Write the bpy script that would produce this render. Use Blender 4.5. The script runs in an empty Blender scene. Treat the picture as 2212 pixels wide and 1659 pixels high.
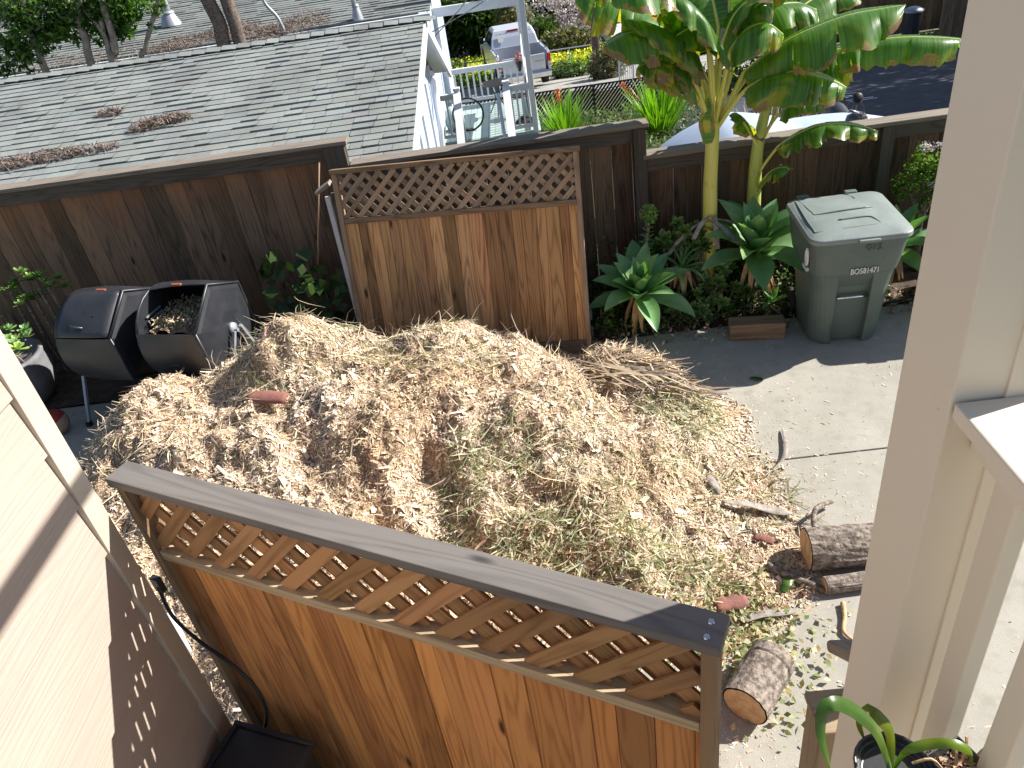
import bpy, bmesh, math, random
import numpy as np
from mathutils import Vector, Matrix, noise as mnoise
random.seed(7); rng = np.random.default_rng(7)
D = bpy.data; SC = bpy.context.scene; COL = SC.collection
# ---------------------------------------------------------------- camera, sky, sun, exposure
F = 1661.0
def _n(v): return v/np.linalg.norm(v)
_dn = _n(np.array([1500-1106, 3272-830, F], float))
_X = _n(-np.array([-28606, 3475, F], float)); _X = _n(_X-_dn*_X.dot(_dn)); _U = -_dn
_Y = np.cross(_U, _X); _Y = _Y if _Y[2] > 0 else -_Y
CH = 4.0
def ray(x, y):
    d = np.array([x-1106, y-830, F]); return np.array([d@_X, d@_Y, d@_U])
def AZ(x, y, z): r = ray(x, y); r = r*((z-CH)/r[2]); return Vector((r[0], r[1], z))
def AY(x, y, Y): r = ray(x, y); r = r*(Y/r[1]); return Vector((r[0], Y, r[2]+CH))
def TZ(X, Y):                                   # terrain height: flat drive, then a slope down to the street
    if Y < 7.6: return 0.0
    if Y < 55: return -.14*(Y-7.5)
    return -6.65+.16*(Y-55)
def AG(x, y):                                   # sight line meets the terrain
    r = ray(x, y); r = r/r[1]; a = 0.5
    for Y in np.arange(1, 160, .05):
        if r[2]*Y+CH <= TZ(0, Y): return Vector((r[0]*Y, Y, TZ(0, Y)))
    return Vector((r[0]*160, 160, TZ(0, 160)))
cam = D.objects.new('camera', D.cameras.new('camera')); COL.objects.link(cam)
cam.data.lens = 36*F/2212; cam.data.sensor_width = 36; cam.data.clip_end = 600; cam.data.clip_start = .05
cx = Vector((_X[0], _Y[0], _U[0])); cy = -Vector((_X[1], _Y[1], _U[1])); cz = -Vector((_X[2], _Y[2], _U[2]))
cam.matrix_world = Matrix.Translation((0, 0, CH)) @ Matrix((cx, cy, cz)).transposed().to_4x4()
SC.camera = cam
SUN = Vector((1.21, .32, 1.0)).normalized()
w = D.worlds.new("World"); SC.world = w; w.use_nodes = True
sky = w.node_tree.nodes.new('ShaderNodeTexSky'); sky.sky_type = 'NISHITA'; sky.sun_disc = False
sky.sun_elevation = math.asin(SUN.z); sky.sun_rotation = math.atan2(SUN.x, SUN.y); sky.air_density = 1.0
w.node_tree.links.new(sky.outputs[0], w.node_tree.nodes['Background'].inputs[0])
w.node_tree.nodes['Background'].inputs[1].default_value = .062
sl = D.lights.new('sun', 'SUN'); sl.energy = 5.0; sl.angle = math.radians(.5); sl.color = (1, .95, .87)
so = D.objects.new('sun', sl); COL.objects.link(so); so.rotation_euler = SUN.to_track_quat('Z', 'Y').to_euler()
SC.view_settings.view_transform = 'Standard'; SC.view_settings.look = 'None'; SC.view_settings.exposure = 1.05
SC.view_settings.gamma = 1
SC.cycles.max_bounces = 8; SC.cycles.diffuse_bounces = 5; SC.cycles.transparent_max_bounces = 8
# ---------------------------------------------------------------- materials
class NT:
    def __init__(s, name):
        s.m = D.materials.new(name); s.m.use_nodes = True; s.t = s.m.node_tree; s.b = s.t.nodes['Principled BSDF']
    def n(s, ty, **k):
        nd = s.t.nodes.new('ShaderNode'+ty)
        for a, v in k.items():
            if a.startswith('i_'): nd.inputs[int(a[2:])].default_value = v
            else: setattr(nd, a, v)
        return nd
    def l(s, a, b): s.t.links.new(a, b)
    def math(s, op, a, b=None, clamp=False):
        nd = s.n('Math', operation=op); nd.use_clamp = clamp
        for i, v in ((0, a), (1, b)):
            if v is None: continue
            if isinstance(v, (int, float)): nd.inputs[i].default_value = v
            else: s.l(v, nd.inputs[i])
        return nd.outputs[0]
    def mix(s, f, a, b, bt='MIX'):
        nd = s.n('Mix', data_type='RGBA', blend_type=bt)
        for i, v in ((0, f), (6, a), (7, b)):
            if isinstance(v, (int, float)): nd.inputs[i].default_value = v
            elif isinstance(v, (tuple, list)): nd.inputs[i].default_value = (*v[:3], 1)
            else: s.l(v, nd.inputs[i])
        return nd.outputs[2]
    def ramp(s, f, p0, p1, smooth=True):
        nd = s.n('MapRange', interpolation_type='SMOOTHSTEP' if smooth else 'LINEAR'); s.l(f, nd.inputs[0])
        nd.inputs[1].default_value = p0; nd.inputs[2].default_value = p1; return nd.outputs[0]
    def noise(s, sc, det=4, vec=None, rough=.6, dist=0):
        nd = s.n('TexNoise'); nd.inputs['Scale'].default_value = sc; nd.inputs['Detail'].default_value = det
        nd.inputs['Roughness'].default_value = rough; nd.inputs['Distortion'].default_value = dist
        s.l(vec if vec is not None else s.pos(), nd.inputs['Vector']); return nd.outputs[0]
    def pos(s):
        if not hasattr(s, '_p'): s._p = s.n('NewGeometry').outputs['Position']
        return s._p
    def uv(s, sx=1, sy=1):
        m = s.n('Mapping'); s.l(s.n('UVMap').outputs[0], m.inputs[0]); m.inputs['Scale'].default_value = (sx, sy, 1); return m.outputs[0]
    def tint(s): return s.n('Attribute', attribute_name='tint').outputs['Color']
    def bump(s, h, st, d=.01):
        b = s.n('Bump'); s.l(h, b.inputs['Height']); b.inputs['Strength'].default_value = st; b.inputs['Distance'].default_value = d
        s.l(b.outputs[0], s.b.inputs['Normal'])
    def col(s, c, tint=True):
        if tint: c = s.mix(1.0, c, s.tint(), 'MULTIPLY')
        s.l(c, s.b.inputs['Base Color'])
    def set(s, rough=.8, metal=0, spec=.5, **k):
        s.b.inputs['Roughness'].default_value = rough; s.b.inputs['Metallic'].default_value = metal
        s.b.inputs['Specular IOR Level'].default_value = spec; return s.m
def plain(name, c1, c2=None, sc=8, rough=.7, metal=0, spec=.4, bump=0, bsc=60, lo=.35, hi=.65, det=5):
    n = NT(name); c2 = c2 or tuple(x*.8 for x in c1)
    n.col(n.mix(n.ramp(n.noise(sc, det), lo, hi), c1, c2))
    if bump: n.bump(n.noise(bsc, 3), bump, .01)
    return n.set(rough, metal, spec)
def wood(name, dark, light, rough=.75, knots=True, gs=1.0, stain=None, stain_z=None, contrast=1.0):
    n = NT(name)
    g1 = n.noise(1, 5, n.uv(70*gs, 2.2*gs), .7)
    base = n.noise(1, 1.5, n.uv(7*gs, .55*gs), .5)
    rings = n.math('SINE', n.math('MULTIPLY', base, 75)); rings = n.math('ADD', n.math('MULTIPLY', rings, .5), .5)
    rings = n.math('POWER', rings, 2.0)
    f = n.math('ADD', n.math('MULTIPLY', g1, .65), n.math('MULTIPLY', rings, .24))
    big = n.noise(1, 3, n.uv(5, .9), .6)
    f = n.math('ADD', f, n.math('MULTIPLY', n.math('SUBTRACT', big, .5), .55*contrast))
    c = n.mix(n.ramp(f, .25, .85), light, dark)
    if knots:
        v = n.n('TexVoronoi'); v.inputs['Scale'].default_value = 1; n.l(n.uv(5.5, 1.6), v.inputs['Vector']); v.inputs['Randomness'].default_value = 1
        k = n.math('SUBTRACT', 1.0, n.ramp(v.outputs['Distance'], .035, .13))
        k = n.math('MULTIPLY', k, n.math('GREATER_THAN', n.n('SeparateColor').outputs[0] if False else n.noise(1, 0, n.uv(2.1, .8)), .47))
        c = n.mix(k, c, tuple(x*.28 for x in dark))
    if stain:
        z = n.n('SeparateXYZ'); n.l(n.pos(), z.inputs[0])
        s1 = n.math('ADD', n.math('MULTIPLY', z.outputs[2], stain_z[0]), n.math('MULTIPLY', n.noise(1, 4, n.uv(3, .7)), 1.0))
        c = n.mix(n.ramp(s1, stain_z[1], stain_z[2]), c, stain)
        c = n.mix(n.ramp(n.noise(1, 5, n.uv(6, .8), .7), .55, .78), c, (.018, .013, .011))
    n.col(c); n.bump(f, .35, .004)
    return n.set(rough, 0, .3)
def leafmat(name, c1, c2, trans=.45, rough=.45, sc=6, spec=.5, tcol=None):
    n = NT(name); c = n.mix(n.ramp(n.noise(sc, 3), .35, .65), c1, c2); c = n.mix(1.0, c, n.tint(), 'MULTIPLY')
    n.l(c, n.b.inputs['Base Color']); n.set(rough, 0, spec)
    t = n.n('BsdfTranslucent'); tc = n.mix(1.0, c, tcol or (1.6, 1.8, .6), 'MULTIPLY'); n.l(tc, t.inputs[0])
    mx = n.n('MixShader'); mx.inputs[0].default_value = trans*.6; n.l(n.b.outputs[0], mx.inputs[1]); n.l(t.outputs[0], mx.inputs[2])
    n.l(mx.outputs[0], n.t.nodes['Material Output'].inputs[0]); return n.m
MT = {}
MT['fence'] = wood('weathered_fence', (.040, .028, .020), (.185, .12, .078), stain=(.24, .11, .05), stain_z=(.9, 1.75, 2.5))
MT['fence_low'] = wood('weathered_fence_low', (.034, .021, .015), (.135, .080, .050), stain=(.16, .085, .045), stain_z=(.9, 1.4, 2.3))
MT['rail_old'] = wood('grey_old_rail', (.075, .060, .050), (.17, .145, .12), knots=False)
MT['panel'] = wood('cedar_panel', (.16, .068, .028), (.52, .275, .120), contrast=.9)
MT['lattice_far'] = wood('cedar_lattice', (.25, .165, .10), (.42, .30, .20), knots=False)
MT['cedar'] = wood('fresh_cedar', (.24, .088, .030), (.52, .240, .085))
MT['lattice_near'] = wood('fresh_lattice', (.20, .095, .038), (.42, .235, .11), knots=True)
MT['rail_new'] = wood('greyed_rail', (.105, .095, .09), (.17, .155, .145), knots=True, gs=.8)
MT['rail_side'] = wood('rail_side', (.25, .18, .11), (.46, .36, .24), knots=False)
MT['post_dark'] = wood('brown_post', (.10, .06, .035), (.26, .17, .10))
def concrete():
    n = NT('concrete'); a = n.noise(.9, 6, rough=.65); b = n.noise(160, 2); v = n.noise(7, 5)
    c = n.mix(n.ramp(a, .3, .7), (.39, .367, .32), (.31, .293, .255)); c = n.mix(n.ramp(v, .45, .75), c, (.28, .272, .225))
    c = n.mix(n.ramp(b, .5, .8), c, (.24, .235, .22)); n.col(c)
    z = n.n('SeparateXYZ'); n.bump(n.math('ADD', b, n.math('MULTIPLY', v, .6)), .5, .006); return n.set(.9, 0, .25)
MT['concrete'] = concrete()
MT['asphalt'] = plain('asphalt', (.030, .036, .052), (.045, .052, .07), 3, .9, bump=.3)
MT['pavement'] = plain('pavement', (.34, .33, .31), (.26, .255, .24), 2, .9, bump=.2)
MT['soil'] = plain('soil', (.045, .032, .022), (.09, .066, .045), 12, .95, bump=.8, bsc=40)
MT['ground'] = plain('hillside_ground', (.05, .075, .02), (.10, .085, .05), .8, .95, bump=.6, bsc=10)
def shingle():
    n = NT('asphalt_shingle'); a = n.noise(420, 2); b = n.noise(1.2, 4)
    c = n.mix(n.ramp(a, .35, .7), (.175, .195, .188), (.305, .325, .315)); c = n.mix(n.ramp(b, .4, .7), c, (.185, .195, .19)); n.col(c); n.bump(a, .5, .004)
    return n.set(.9, 0, .2)
MT['shingle'] = shingle()
def siding():
    n = NT('painted_siding'); g = n.noise(1, 5, n.uv(30, 2.0), .6, 1.2)
    base = n.noise(1, 1.2, n.uv(9, .9)); r = n.math('ADD', n.math('MULTIPLY', n.math('SINE', n.math('MULTIPLY', base, 60)), .25), g)
    n.col(n.mix(n.ramp(n.noise(1.5, 4), .3, .7), (.41, .338, .290), (.38, .312, .268))); n.bump(r, .35, .005); return n.set(.55, 0, .35)
MT['siding'] = siding()
MT['trim'] = plain('painted_trim', (.50, .43, .355), (.47, .40, .33), 2, .5, bump=.1, bsc=30)
def porchpaint():
    n = NT('porch_paint'); d = n.noise(9, 6, rough=.75); c = n.mix(n.ramp(d, .66, .76), (.69, .615, .50), (.34, .30, .25))
    n.col(n.mix(n.ramp(n.noise(2, 3), .3, .7), c, (.69, .655, .60)) if False else c); n.bump(n.noise(90, 3), .08, .005); return n.set(.5, 0, .4)
MT['porch'] = porchpaint()
MT['white'] = plain('white_paint', (.66, .67, .69), (.60, .61, .64), 6, .5, bump=.05)
MT['bluewall'] = plain('pale_blue_paint', (.40, .48, .62), (.36, .44, .58), 2, .6)
MT['deck'] = plain('pale_green_deck', (.36, .45, .43), (.32, .41, .39), 4, .6)
MT['gray_metal'] = plain('grey_galvanised', (.38, .40, .44), (.30, .32, .36), 9, .45, .4)
MT['dark_metal'] = plain('dark_metal', (.03, .03, .035), (.05, .05, .055), 9, .4, .5)
MT['chrome'] = plain('chrome', (.7, .7, .72), (.6, .6, .62), 3, .15, 1.0)
MT['truck'] = plain('silver_paint', (.62, .65, .72), (.60, .63, .70), 1, .25, .35, .6)
MT['carwhite'] = plain('pearl_paint', (.68, .71, .76), (.64, .67, .72), 1, .2, .1, .6)
MT['glass'] = plain('dark_glass', (.015, .022, .035), (.02, .028, .04), 1, .08, 0, .8)
MT['rubber'] = plain('rubber', (.015, .015, .016), (.025, .025, .026), 20, .8)
MT['red'] = plain('red_lens', (.55, .015, .02), (.45, .012, .018), 20, .2, 0, .7)
MT['lens'] = plain('clear_lens', (.7, .72, .75), (.6, .62, .66), 20, .15, 0, .7)
MT['paper'] = plain('white_paper', (.75, .75, .75), (.5, .5, .52), 40, .6)
MT['binbody'] = plain('green_plastic', (.092, .124, .108), (.11, .142, .124), 5, .5, 0, .45, bump=.08, bsc=120)
MT['binlid'] = plain('sheen_tinted_lid', (.19, .22, .215), (.23, .26, .25), 4, .36, 0, .5, bump=.12, bsc=25)  # lid base colour lightened to hold its glossy reflection
MT['ink'] = plain('white_ink', (.8, .8, .78), (.7, .7, .68), 60, .6)
MT['scratch'] = plain('scratched_ink', (.14, .165, .145), (.10, .125, .11), 90, .7)
MT['blackplastic'] = plain('black_plastic', (.022, .024, .030), (.032, .034, .040), 6, .38, 0, .5, bump=.05)
MT['orange'] = plain('rust_orange_latch', (.30, .09, .045), (.24, .07, .035), 40, .6)
MT['hose'] = plain('black_cable', (.02, .02, .022), (.03, .03, .03), 20, .5)
MT['tarp'] = plain('pale_blue_cover', (.38, .45, .57), (.35, .42, .54), 3, .6)
MT['pot'] = plain('concrete_pot', (.20, .20, .21), (.15, .15, .16), 6, .85, bump=.2)
MT['bark'] = plain('rough_bark', (.30, .25, .21), (.10, .08, .065), 30, .9, bump=1.0, bsc=45)
MT['trunk'] = plain('smooth_trunk', (.30, .25, .21), (.17, .145, .125), 9, .8, bump=.5, bsc=40)
MT['bigtrunk'] = plain('furrowed_trunk', (.17, .13, .11), (.08, .06, .05), 25, .9, bump=1.0, bsc=30)
MT['cutwood'] = plain('cut_wood', (.55, .38, .22), (.42, .27, .15), 22, .85, bump=.3)
MT['redbark'] = plain('red_bark', (.27, .11, .085), (.20, .09, .075), 12, .8, bump=.4)
MT['drygrey'] = plain('dry_grey_leaf', (.34, .30, .27), (.20, .175, .155), 18, .8, bump=.3)
MT['balltan'] = plain('tan_cloth', (.42, .32, .22), (.34, .25, .17), 9, .8)
MT['ballred'] = plain('dull_red_cloth', (.33, .045, .035), (.26, .035, .03), 9, .8)
def chipmat():
    n = NT('wood_chips'); f = n.noise(1.3, 4)
    c = n.mix(n.ramp(f, .35, .7), (1, 1, 1), (.80, .72, .62)); n.col(c); return n.set(.85, 0, .2)
MT['chips'] = chipmat()
MT['pilecore'] = plain('chip_core', (.42, .31, .20), (.20, .14, .085), 30, .95, bump=1.0, bsc=60)
MT['blade'] = leafmat('grass_blade', (.55, .55, .55), (.85, .85, .85), .4, .5, 20, .3)
MT['foliage'] = leafmat('tree_foliage', (.035, .085, .015), (.075, .15, .02), .45, .4, 3)
MT['foliage2'] = leafmat('shrub_foliage', (.05, .10, .03), (.12, .17, .045), .4, .55, 2)
MT['dusty'] = leafmat('dusty_foliage', (.14, .15, .08), (.24, .22, .13), .3, .7, 2, .2)
MT['blossom'] = leafmat('pale_blossom', (.62, .52, .56), (.72, .66, .66), .3, .7, 2, .2, (1, 1, 1))
MT['lime'] = leafmat('lime_leaf', (.10, .23, .015), (.16, .31, .025), .6, .4, 5, .4)
MT['yellow'] = leafmat('yellow_flower', (.85, .78, .03), (.88, .82, .10), .3, .7, 5, .2, (1, 1, .6))
MT['meadow'] = leafmat('meadow_green', (.14, .30, .03), (.24, .40, .06), .4, .6, 1, .2)
MT['coral'] = leafmat('coral_flower', (.80, .16, .06), (.80, .28, .12), .3, .6, 9, .2, (1, .6, .4))
MT['agave'] = leafmat('agave_leaf', (.15, .30, .14), (.21, .38, .16), .35, .38, 5, .5, (1.6, 1.9, .4))
MT['aeonium'] = leafmat('succulent_leaf', (.16, .30, .10), (.26, .42, .16), .25, .4, 14, .5, (1.4, 1.5, .6))
MT['aeodark'] = leafmat('succulent_dark', (.09, .17, .035), (.15, .25, .06), .25, .4, 14, .5, (1.4, 1.5, .6))
MT['strap'] = leafmat('strap_leaf', (.045, .11, .018), (.13, .20, .035), .5, .35, 5, .5)
MT['straw'] = plain('straw', (.50, .40, .27), (.33, .25, .16), 9, .85)
MT['litter'] = plain('roof_litter', (.27, .225, .20), (.15, .125, .11), 60, .95)
def banana():
    n = NT('banana_leaf'); uvn = n.n('UVMap'); sp = n.n('SeparateXYZ'); n.l(uvn.outputs[0], sp.inputs[0]); u, v = sp.outputs[0], sp.outputs[1]
    vein = n.noise(1, 2, n.uv(.8, 55), .5); vf = n.ramp(vein, .35, .65)
    c = n.mix(vf, (.044, .125, .016), (.085, .20, .028))
    yel = n.noise(1, 3, n.uv(1.6, 3.2), .6)
    yf = n.math('MULTIPLY', n.ramp(n.math('ADD', yel, n.math('MULTIPLY', u, .26)), .70, .84), 1.0)
    at = n.n('Attribute', attribute_name='tint'); sc = n.n('SeparateColor'); n.l(at.outputs['Color'], sc.inputs[0])
    yf = n.math('MULTIPLY', yf, sc.outputs[1], True)
    c = n.mix(yf, c, n.mix(n.noise(1, 3, n.uv(2, 14)), (.18, .24, .025), (.42, .36, .04)))
    br = n.noise(1, 4, n.uv(2.2, 6.5), .65)
    e = n.math('ADD', n.math('MULTIPLY', u, .90), n.math('MULTIPLY', n.ramp(br, .36, .64), n.math('MULTIPLY', sc.outputs[0], .56)))
    bf = n.ramp(e, 1.06, 1.10)
    c = n.mix(n.ramp(e, 1.02, 1.07), c, (.30, .20, .03))
    c = n.mix(bf, c, n.mix(n.noise(1, 3, n.uv(4, 30)), (.13, .078, .05), (.31, .22, .155)))
    n.l(c, n.b.inputs['Base Color']); n.set(.34, 0, .6)
    n.l(n.math('ADD', n.math('MULTIPLY', bf, .5), .33), n.b.inputs['Roughness'])
    n.bump(vein, .35, .004)
    t = n.n('BsdfTranslucent'); n.l(n.mix(1.0, c, (3.4, 2.9, .6), 'MULTIPLY'), t.inputs[0])
    mx = n.n('MixShader'); mx.inputs[0].default_value = .34; n.l(n.b.outputs[0], mx.inputs[1]); n.l(t.outputs[0], mx.inputs[2])
    n.l(mx.outputs[0], n.t.nodes['Material Output'].inputs[0]); return n.m
MT['banana'] = banana()
def stem():
    n = NT('banana_stem'); g = n.noise(1, 4, n.uv(30, 1.5), .6); c = n.mix(n.ramp(g, .3, .7), (.58, .56, .10), (.68, .63, .17))
    c = n.mix(n.ramp(n.noise(1, 4, n.uv(6, 2.5), .7), .62, .75), c, (.18, .12, .05)); n.col(c); return n.set(.4, 0, .5)
MT['stem'] = stem()
# ---------------------------------------------------------------- mesh builder
class MB:
    def __init__(s): s.v = []; s.f = []; s.uv = []; s.t = []
    def face(s, pts, uvs=None, t=1.0):
        b = len(s.v); s.v += [tuple(p) for p in pts]; s.f.append(tuple(range(b, b+len(pts))))
        s.uv += list(uvs) if uvs else [(0, 0)]*len(pts); s.t.append(t)
    def idx(s, pts): b = len(s.v); s.v += [tuple(p) for p in pts]; return b
    def f_(s, ids, uvs, t=1.0): s.f.append(tuple(ids)); s.uv += list(uvs); s.t.append(t)
    def box(s, c, size, R=None, t=1.0, la=None):
        c = Vector(c); h = [x/2 for x in size]
        if la is None: la = max(range(3), key=lambda i: size[i])
        ou, ov = random.uniform(0, 50), random.uniform(0, 50)
        P = [Vector((sx*h[0], sy*h[1], sz*h[2])) for sx in (-1, 1) for sy in (-1, 1) for sz in (-1, 1)]
        W = [c+(R @ p if R is not None else p) for p in P]; b = s.idx(W)
        for ax, ids in ((0, (0, 1, 3, 2)), (0, (4, 6, 7, 5)), (1, (0, 4, 5, 1)), (1, (2, 3, 7, 6)), (2, (0, 2, 6, 4)), (2, (1, 5, 7, 3))):
            if ax == la: a, d = [i for i in range(3) if i != ax]
            else: d = la; a = [i for i in range(3) if i not in (ax, la)][0]
            s.f_([b+i for i in ids], [(P[i][a]+ou+ax*3.3, P[i][d]*(1 if ax != la else 1)+ov) for i in ids], t)
        return s
    def bar(s, a, b, wd, th, up=(0, 0, 1), t=1.0):       # a long box from a to b; th measured along up
        a = Vector(a); b = Vector(b); d = (b-a); L = d.length; d.normalize(); up = Vector(up)
        x = d.cross(up).normalized(); u = x.cross(d).normalized()
        R = Matrix((x, d, u)).transposed(); return s.box((a+b)/2, (wd, L, th), R, t, 1)
    def tube(s, pts, rad, n=8, t=1.0, cap=True, sq=None):
        pts = [Vector(p) for p in pts]
        if not hasattr(rad, '__len__'): rad = [rad]*len(pts)
        nrm = None; rings = []; L = 0
        for i, p in enumerate(pts):
            d = (pts[min(i+1, len(pts)-1)]-pts[max(i-1, 0)]); d = d.normalized() if d.length > 1e-9 else Vector((0, 0, 1))
            if nrm is None: nrm = d.orthogonal().normalized()
            else:
                nrm = nrm-d*nrm.dot(d); nrm = nrm.normalized() if nrm.length > 1e-6 else d.orthogonal().normalized()
            bi = d.cross(nrm)
            if i: L += (p-pts[i-1]).length
            rings.append((s.idx([p+(nrm*math.cos(2*math.pi*k/n)+bi*math.sin(2*math.pi*k/n))*rad[i] for k in range(n)]), L))
        for (r0, l0), (r1, l1), R in zip(rings, rings[1:], rad):
            for k in range(n):
                k2 = (k+1) % n; c = 2*math.pi*R/n
                s.f_((r0+k, r0+k2, r1+k2, r1+k), ((k*c, l0), ((k+1)*c, l0), ((k+1)*c, l1), (k*c, l1)), t)
        if cap:
            for r0, rev in ((rings[0][0], 1), (rings[-1][0], 0)):
                ids = list(range(r0, r0+n)); ids = ids[::-1] if rev else ids
                s.f_(ids, [(s.v[i][0], s.v[i][1]) for i in ids], t)
        return s
    def lathe(s, prof, c, n=24, R=None, t=1.0, ph=0):
        c = Vector(c); rings = []
        for r, z in prof:
            P = [Vector((r*math.cos(2*math.pi*k/n+ph), r*math.sin(2*math.pi*k/n+ph), z)) for k in range(n)]
            rings.append(s.idx([c+(R @ p if R is not None else p) for p in P]))
        for j, (a, b) in enumerate(zip(rings, rings[1:])):
            for k in range(n):
                k2 = (k+1) % n; s.f_((a+k, a+k2, b+k2, b+k), ((k*.05, j*.05), (k*.05+.05, j*.05), (k*.05+.05, j*.05+.05), (k*.05, j*.05+.05)), t)
        return s
    def grid(s, P, U=None, t=1.0, flip=False):            # P[i][j] points
        ni, nj = len(P), len(P[0]); b = s.idx([p for r in P for p in r])
        for i in range(ni-1):
            for j in range(nj-1):
                ids = [b+i*nj+j, b+i*nj+j+1, b+(i+1)*nj+j+1, b+(i+1)*nj+j]; ij = [(i, j), (i, j+1), (i+1, j+1), (i+1, j)]
                uv = [U[a][c] if U else (a/ni, c/nj) for a, c in ij]
                if flip: ids.reverse(); uv.reverse()
                s.f_(ids, uv, t)
        return s
    def prism(s, poly, a, b, t=1.0):                      # poly: list of (p,q) -> function giving 3D at a and b
        A = [a(p) for p in poly]; B = [b(p) for p in poly]; n = len(poly)
        s.face(A[::-1], [(p[0], p[1]) for p in poly[::-1]], t); s.face(B, [(p[0], p[1]) for p in poly], t)
        for i in range(n):
            j = (i+1) % n; s.face((A[i], A[j], B[j], B[i]), ((0, i*.3), (0, i*.3+.3), (.3, i*.3+.3), (.3, i*.3)), t)
        return s
    def build(s, name, m, parent=None, smooth=False, bevel=0, local=False, sub=0):
        me = D.meshes.new(name); V = np.array(s.v, float)
        o = D.objects.new(name, me); COL.objects.link(o)
        if parent is not None:
            o.parent = parent
            if not local: Wi = np.array(wm(parent).inverted()); V = V@Wi[:3, :3].T+Wi[:3, 3]
        elif not local:
            c = (V.min(0)+V.max(0))/2; c[2] = V[:, 2].min(); V = V-c; o.location = c
        me.from_pydata([tuple(v) for v in V], [], s.f)
        uvl = me.uv_layers.new(name='UVMap'); uvl.data.foreach_set('uv', np.array(s.uv, 'f').ravel())
        at = me.attributes.new('tint', 'FLOAT_COLOR', 'FACE')
        T = np.array([(x, x, x, 1) if isinstance(x, (int, float)) else (*x, 1) for x in s.t], 'f'); at.data.foreach_set('color', T.ravel())
        me.materials.append(MT[m]); me.validate()
        if smooth: me.polygons.foreach_set('use_smooth', [True]*len(me.polygons))
        if bevel:
            b = o.modifiers.new('bevel', 'BEVEL'); b.width = bevel; b.segments = 2; b.limit_method = 'ANGLE'; b.angle_limit = math.radians(40)
        if sub: q = o.modifiers.new('sub', 'SUBSURF'); q.levels = q.render_levels = sub
        return o
def wm(o):
    m = Matrix.LocRotScale(o.location, o.rotation_euler, o.scale)
    return wm(o.parent) @ m if o.parent else m
def tag(o, label, cat, group=None, kind=None):
    if label: o['label'] = label
    if cat: o['category'] = cat
    if group: o['group'] = group
    if kind: o['kind'] = kind
    return o
def thing(name, label, cat, loc=(0, 0, 0), rz=0, group=None):
    o = D.objects.new(name, None); COL.objects.link(o); o.empty_display_size = .1
    o.location = loc; o.rotation_euler = (0, 0, rz); return tag(o, label, cat, group)
def struct(mb, name, m, **k):
    o = mb.build(name, m, **k); o['kind'] = 'structure'; return o
def rt(a=.85, b=1.15): return random.uniform(a, b)
def rcol(a=.85, b=1.15, c=.06): k = rt(a, b); return (k*rt(1-c, 1+c), k, k*rt(1-c, 1+c))
def npmesh(name, V, Fq, m, tints, uv=None, parent=None, smooth=False):        # quads from numpy
    me = D.meshes.new(name); V = np.asarray(V, float); o = D.objects.new(name, me); COL.objects.link(o)
    if parent is not None:
        o.parent = parent; Wi = np.array(wm(parent).inverted()); V = V@Wi[:3, :3].T+Wi[:3, 3]
    else:
        c = (V.min(0)+V.max(0))/2; c[2] = V[:, 2].min(); V = V-c; o.location = c
    nf = len(Fq); me.vertices.add(len(V)); me.vertices.foreach_set('co', V.astype('f').ravel())
    me.loops.add(nf*4); me.loops.foreach_set('vertex_index', Fq.astype('i').ravel())
    me.polygons.add(nf); me.polygons.foreach_set('loop_start', np.arange(0, nf*4, 4, dtype='i'))
    try: me.polygons.foreach_set('loop_total', np.full(nf, 4, 'i'))
    except Exception: pass
    at = me.attributes.new('tint', 'FLOAT_COLOR', 'FACE'); T = np.ones((nf, 4), 'f'); T[:, :3] = tints; at.data.foreach_set('color', T.ravel())
    if uv is not None: me.uv_layers.new(name='UVMap').data.foreach_set('uv', uv.astype('f').ravel())
    me.materials.append(MT[m]); me.update(calc_edges=True); me.validate()
    return o
def unit(a): return a/np.maximum(np.linalg.norm(a, axis=1, keepdims=True), 1e-9)
def leafquads(P, size, asp=.45, up=.35, Nrm=None, fold=.12):
    """rhombus leaves at points P, mixed orientations; returns V,F"""
    n = len(P); nr = unit(rng.normal(size=(n, 3))+np.array([0, 0, up])*2) if Nrm is None else unit(Nrm)
    t = unit(np.cross(nr, rng.normal(size=(n, 3)))); b = np.cross(nr, t); L = size*rng.uniform(.6, 1.3, (n, 1)); W = L*asp
    V = np.stack([P-t*L/2, P+b*W/2+nr*L*fold, P+t*L/2, P-b*W/2+nr*L*fold], 1).reshape(-1, 3)
    return V, np.arange(4*n).reshape(-1, 4)
def blobpts(blobs, n):
    w_ = np.array([b[3]*b[4]*b[5] for b in blobs])**.7; w_ = w_/w_.sum(); out = []
    for b, k in zip(blobs, (w_*n).astype(int)+1):
        d = unit(rng.normal(size=(k, 3))); r = rng.uniform(.35, 1.0, (k, 1))**.5
        c = unit(rng.normal(size=(max(4, k//60), 3)))*.95; near = c[rng.integers(0, len(c), k)]      # clumps
        q = np.where(rng.uniform(size=(k, 1)) < .6, near*rng.uniform(.6, 1.05, (k, 1))+rng.normal(size=(k, 3))*.13, d*r)
        out.append(np.array(b[:3])+q*np.array(b[3:6]))
    return np.concatenate(out)
def leafcloud(name, blobs, n, size, m, parent=None, asp=.45, lo=.6, hi=1.3, up=.3):
    P = blobpts(blobs, n); V, Fq = leafquads(P, size, asp, up)
    g = rng.uniform(lo, hi, (len(P), 1)); return npmesh(name, V, Fq, m, g*np.array([[1, 1, 1]])*rng.uniform(.9, 1.1, (len(P), 3)), parent=parent)
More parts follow.
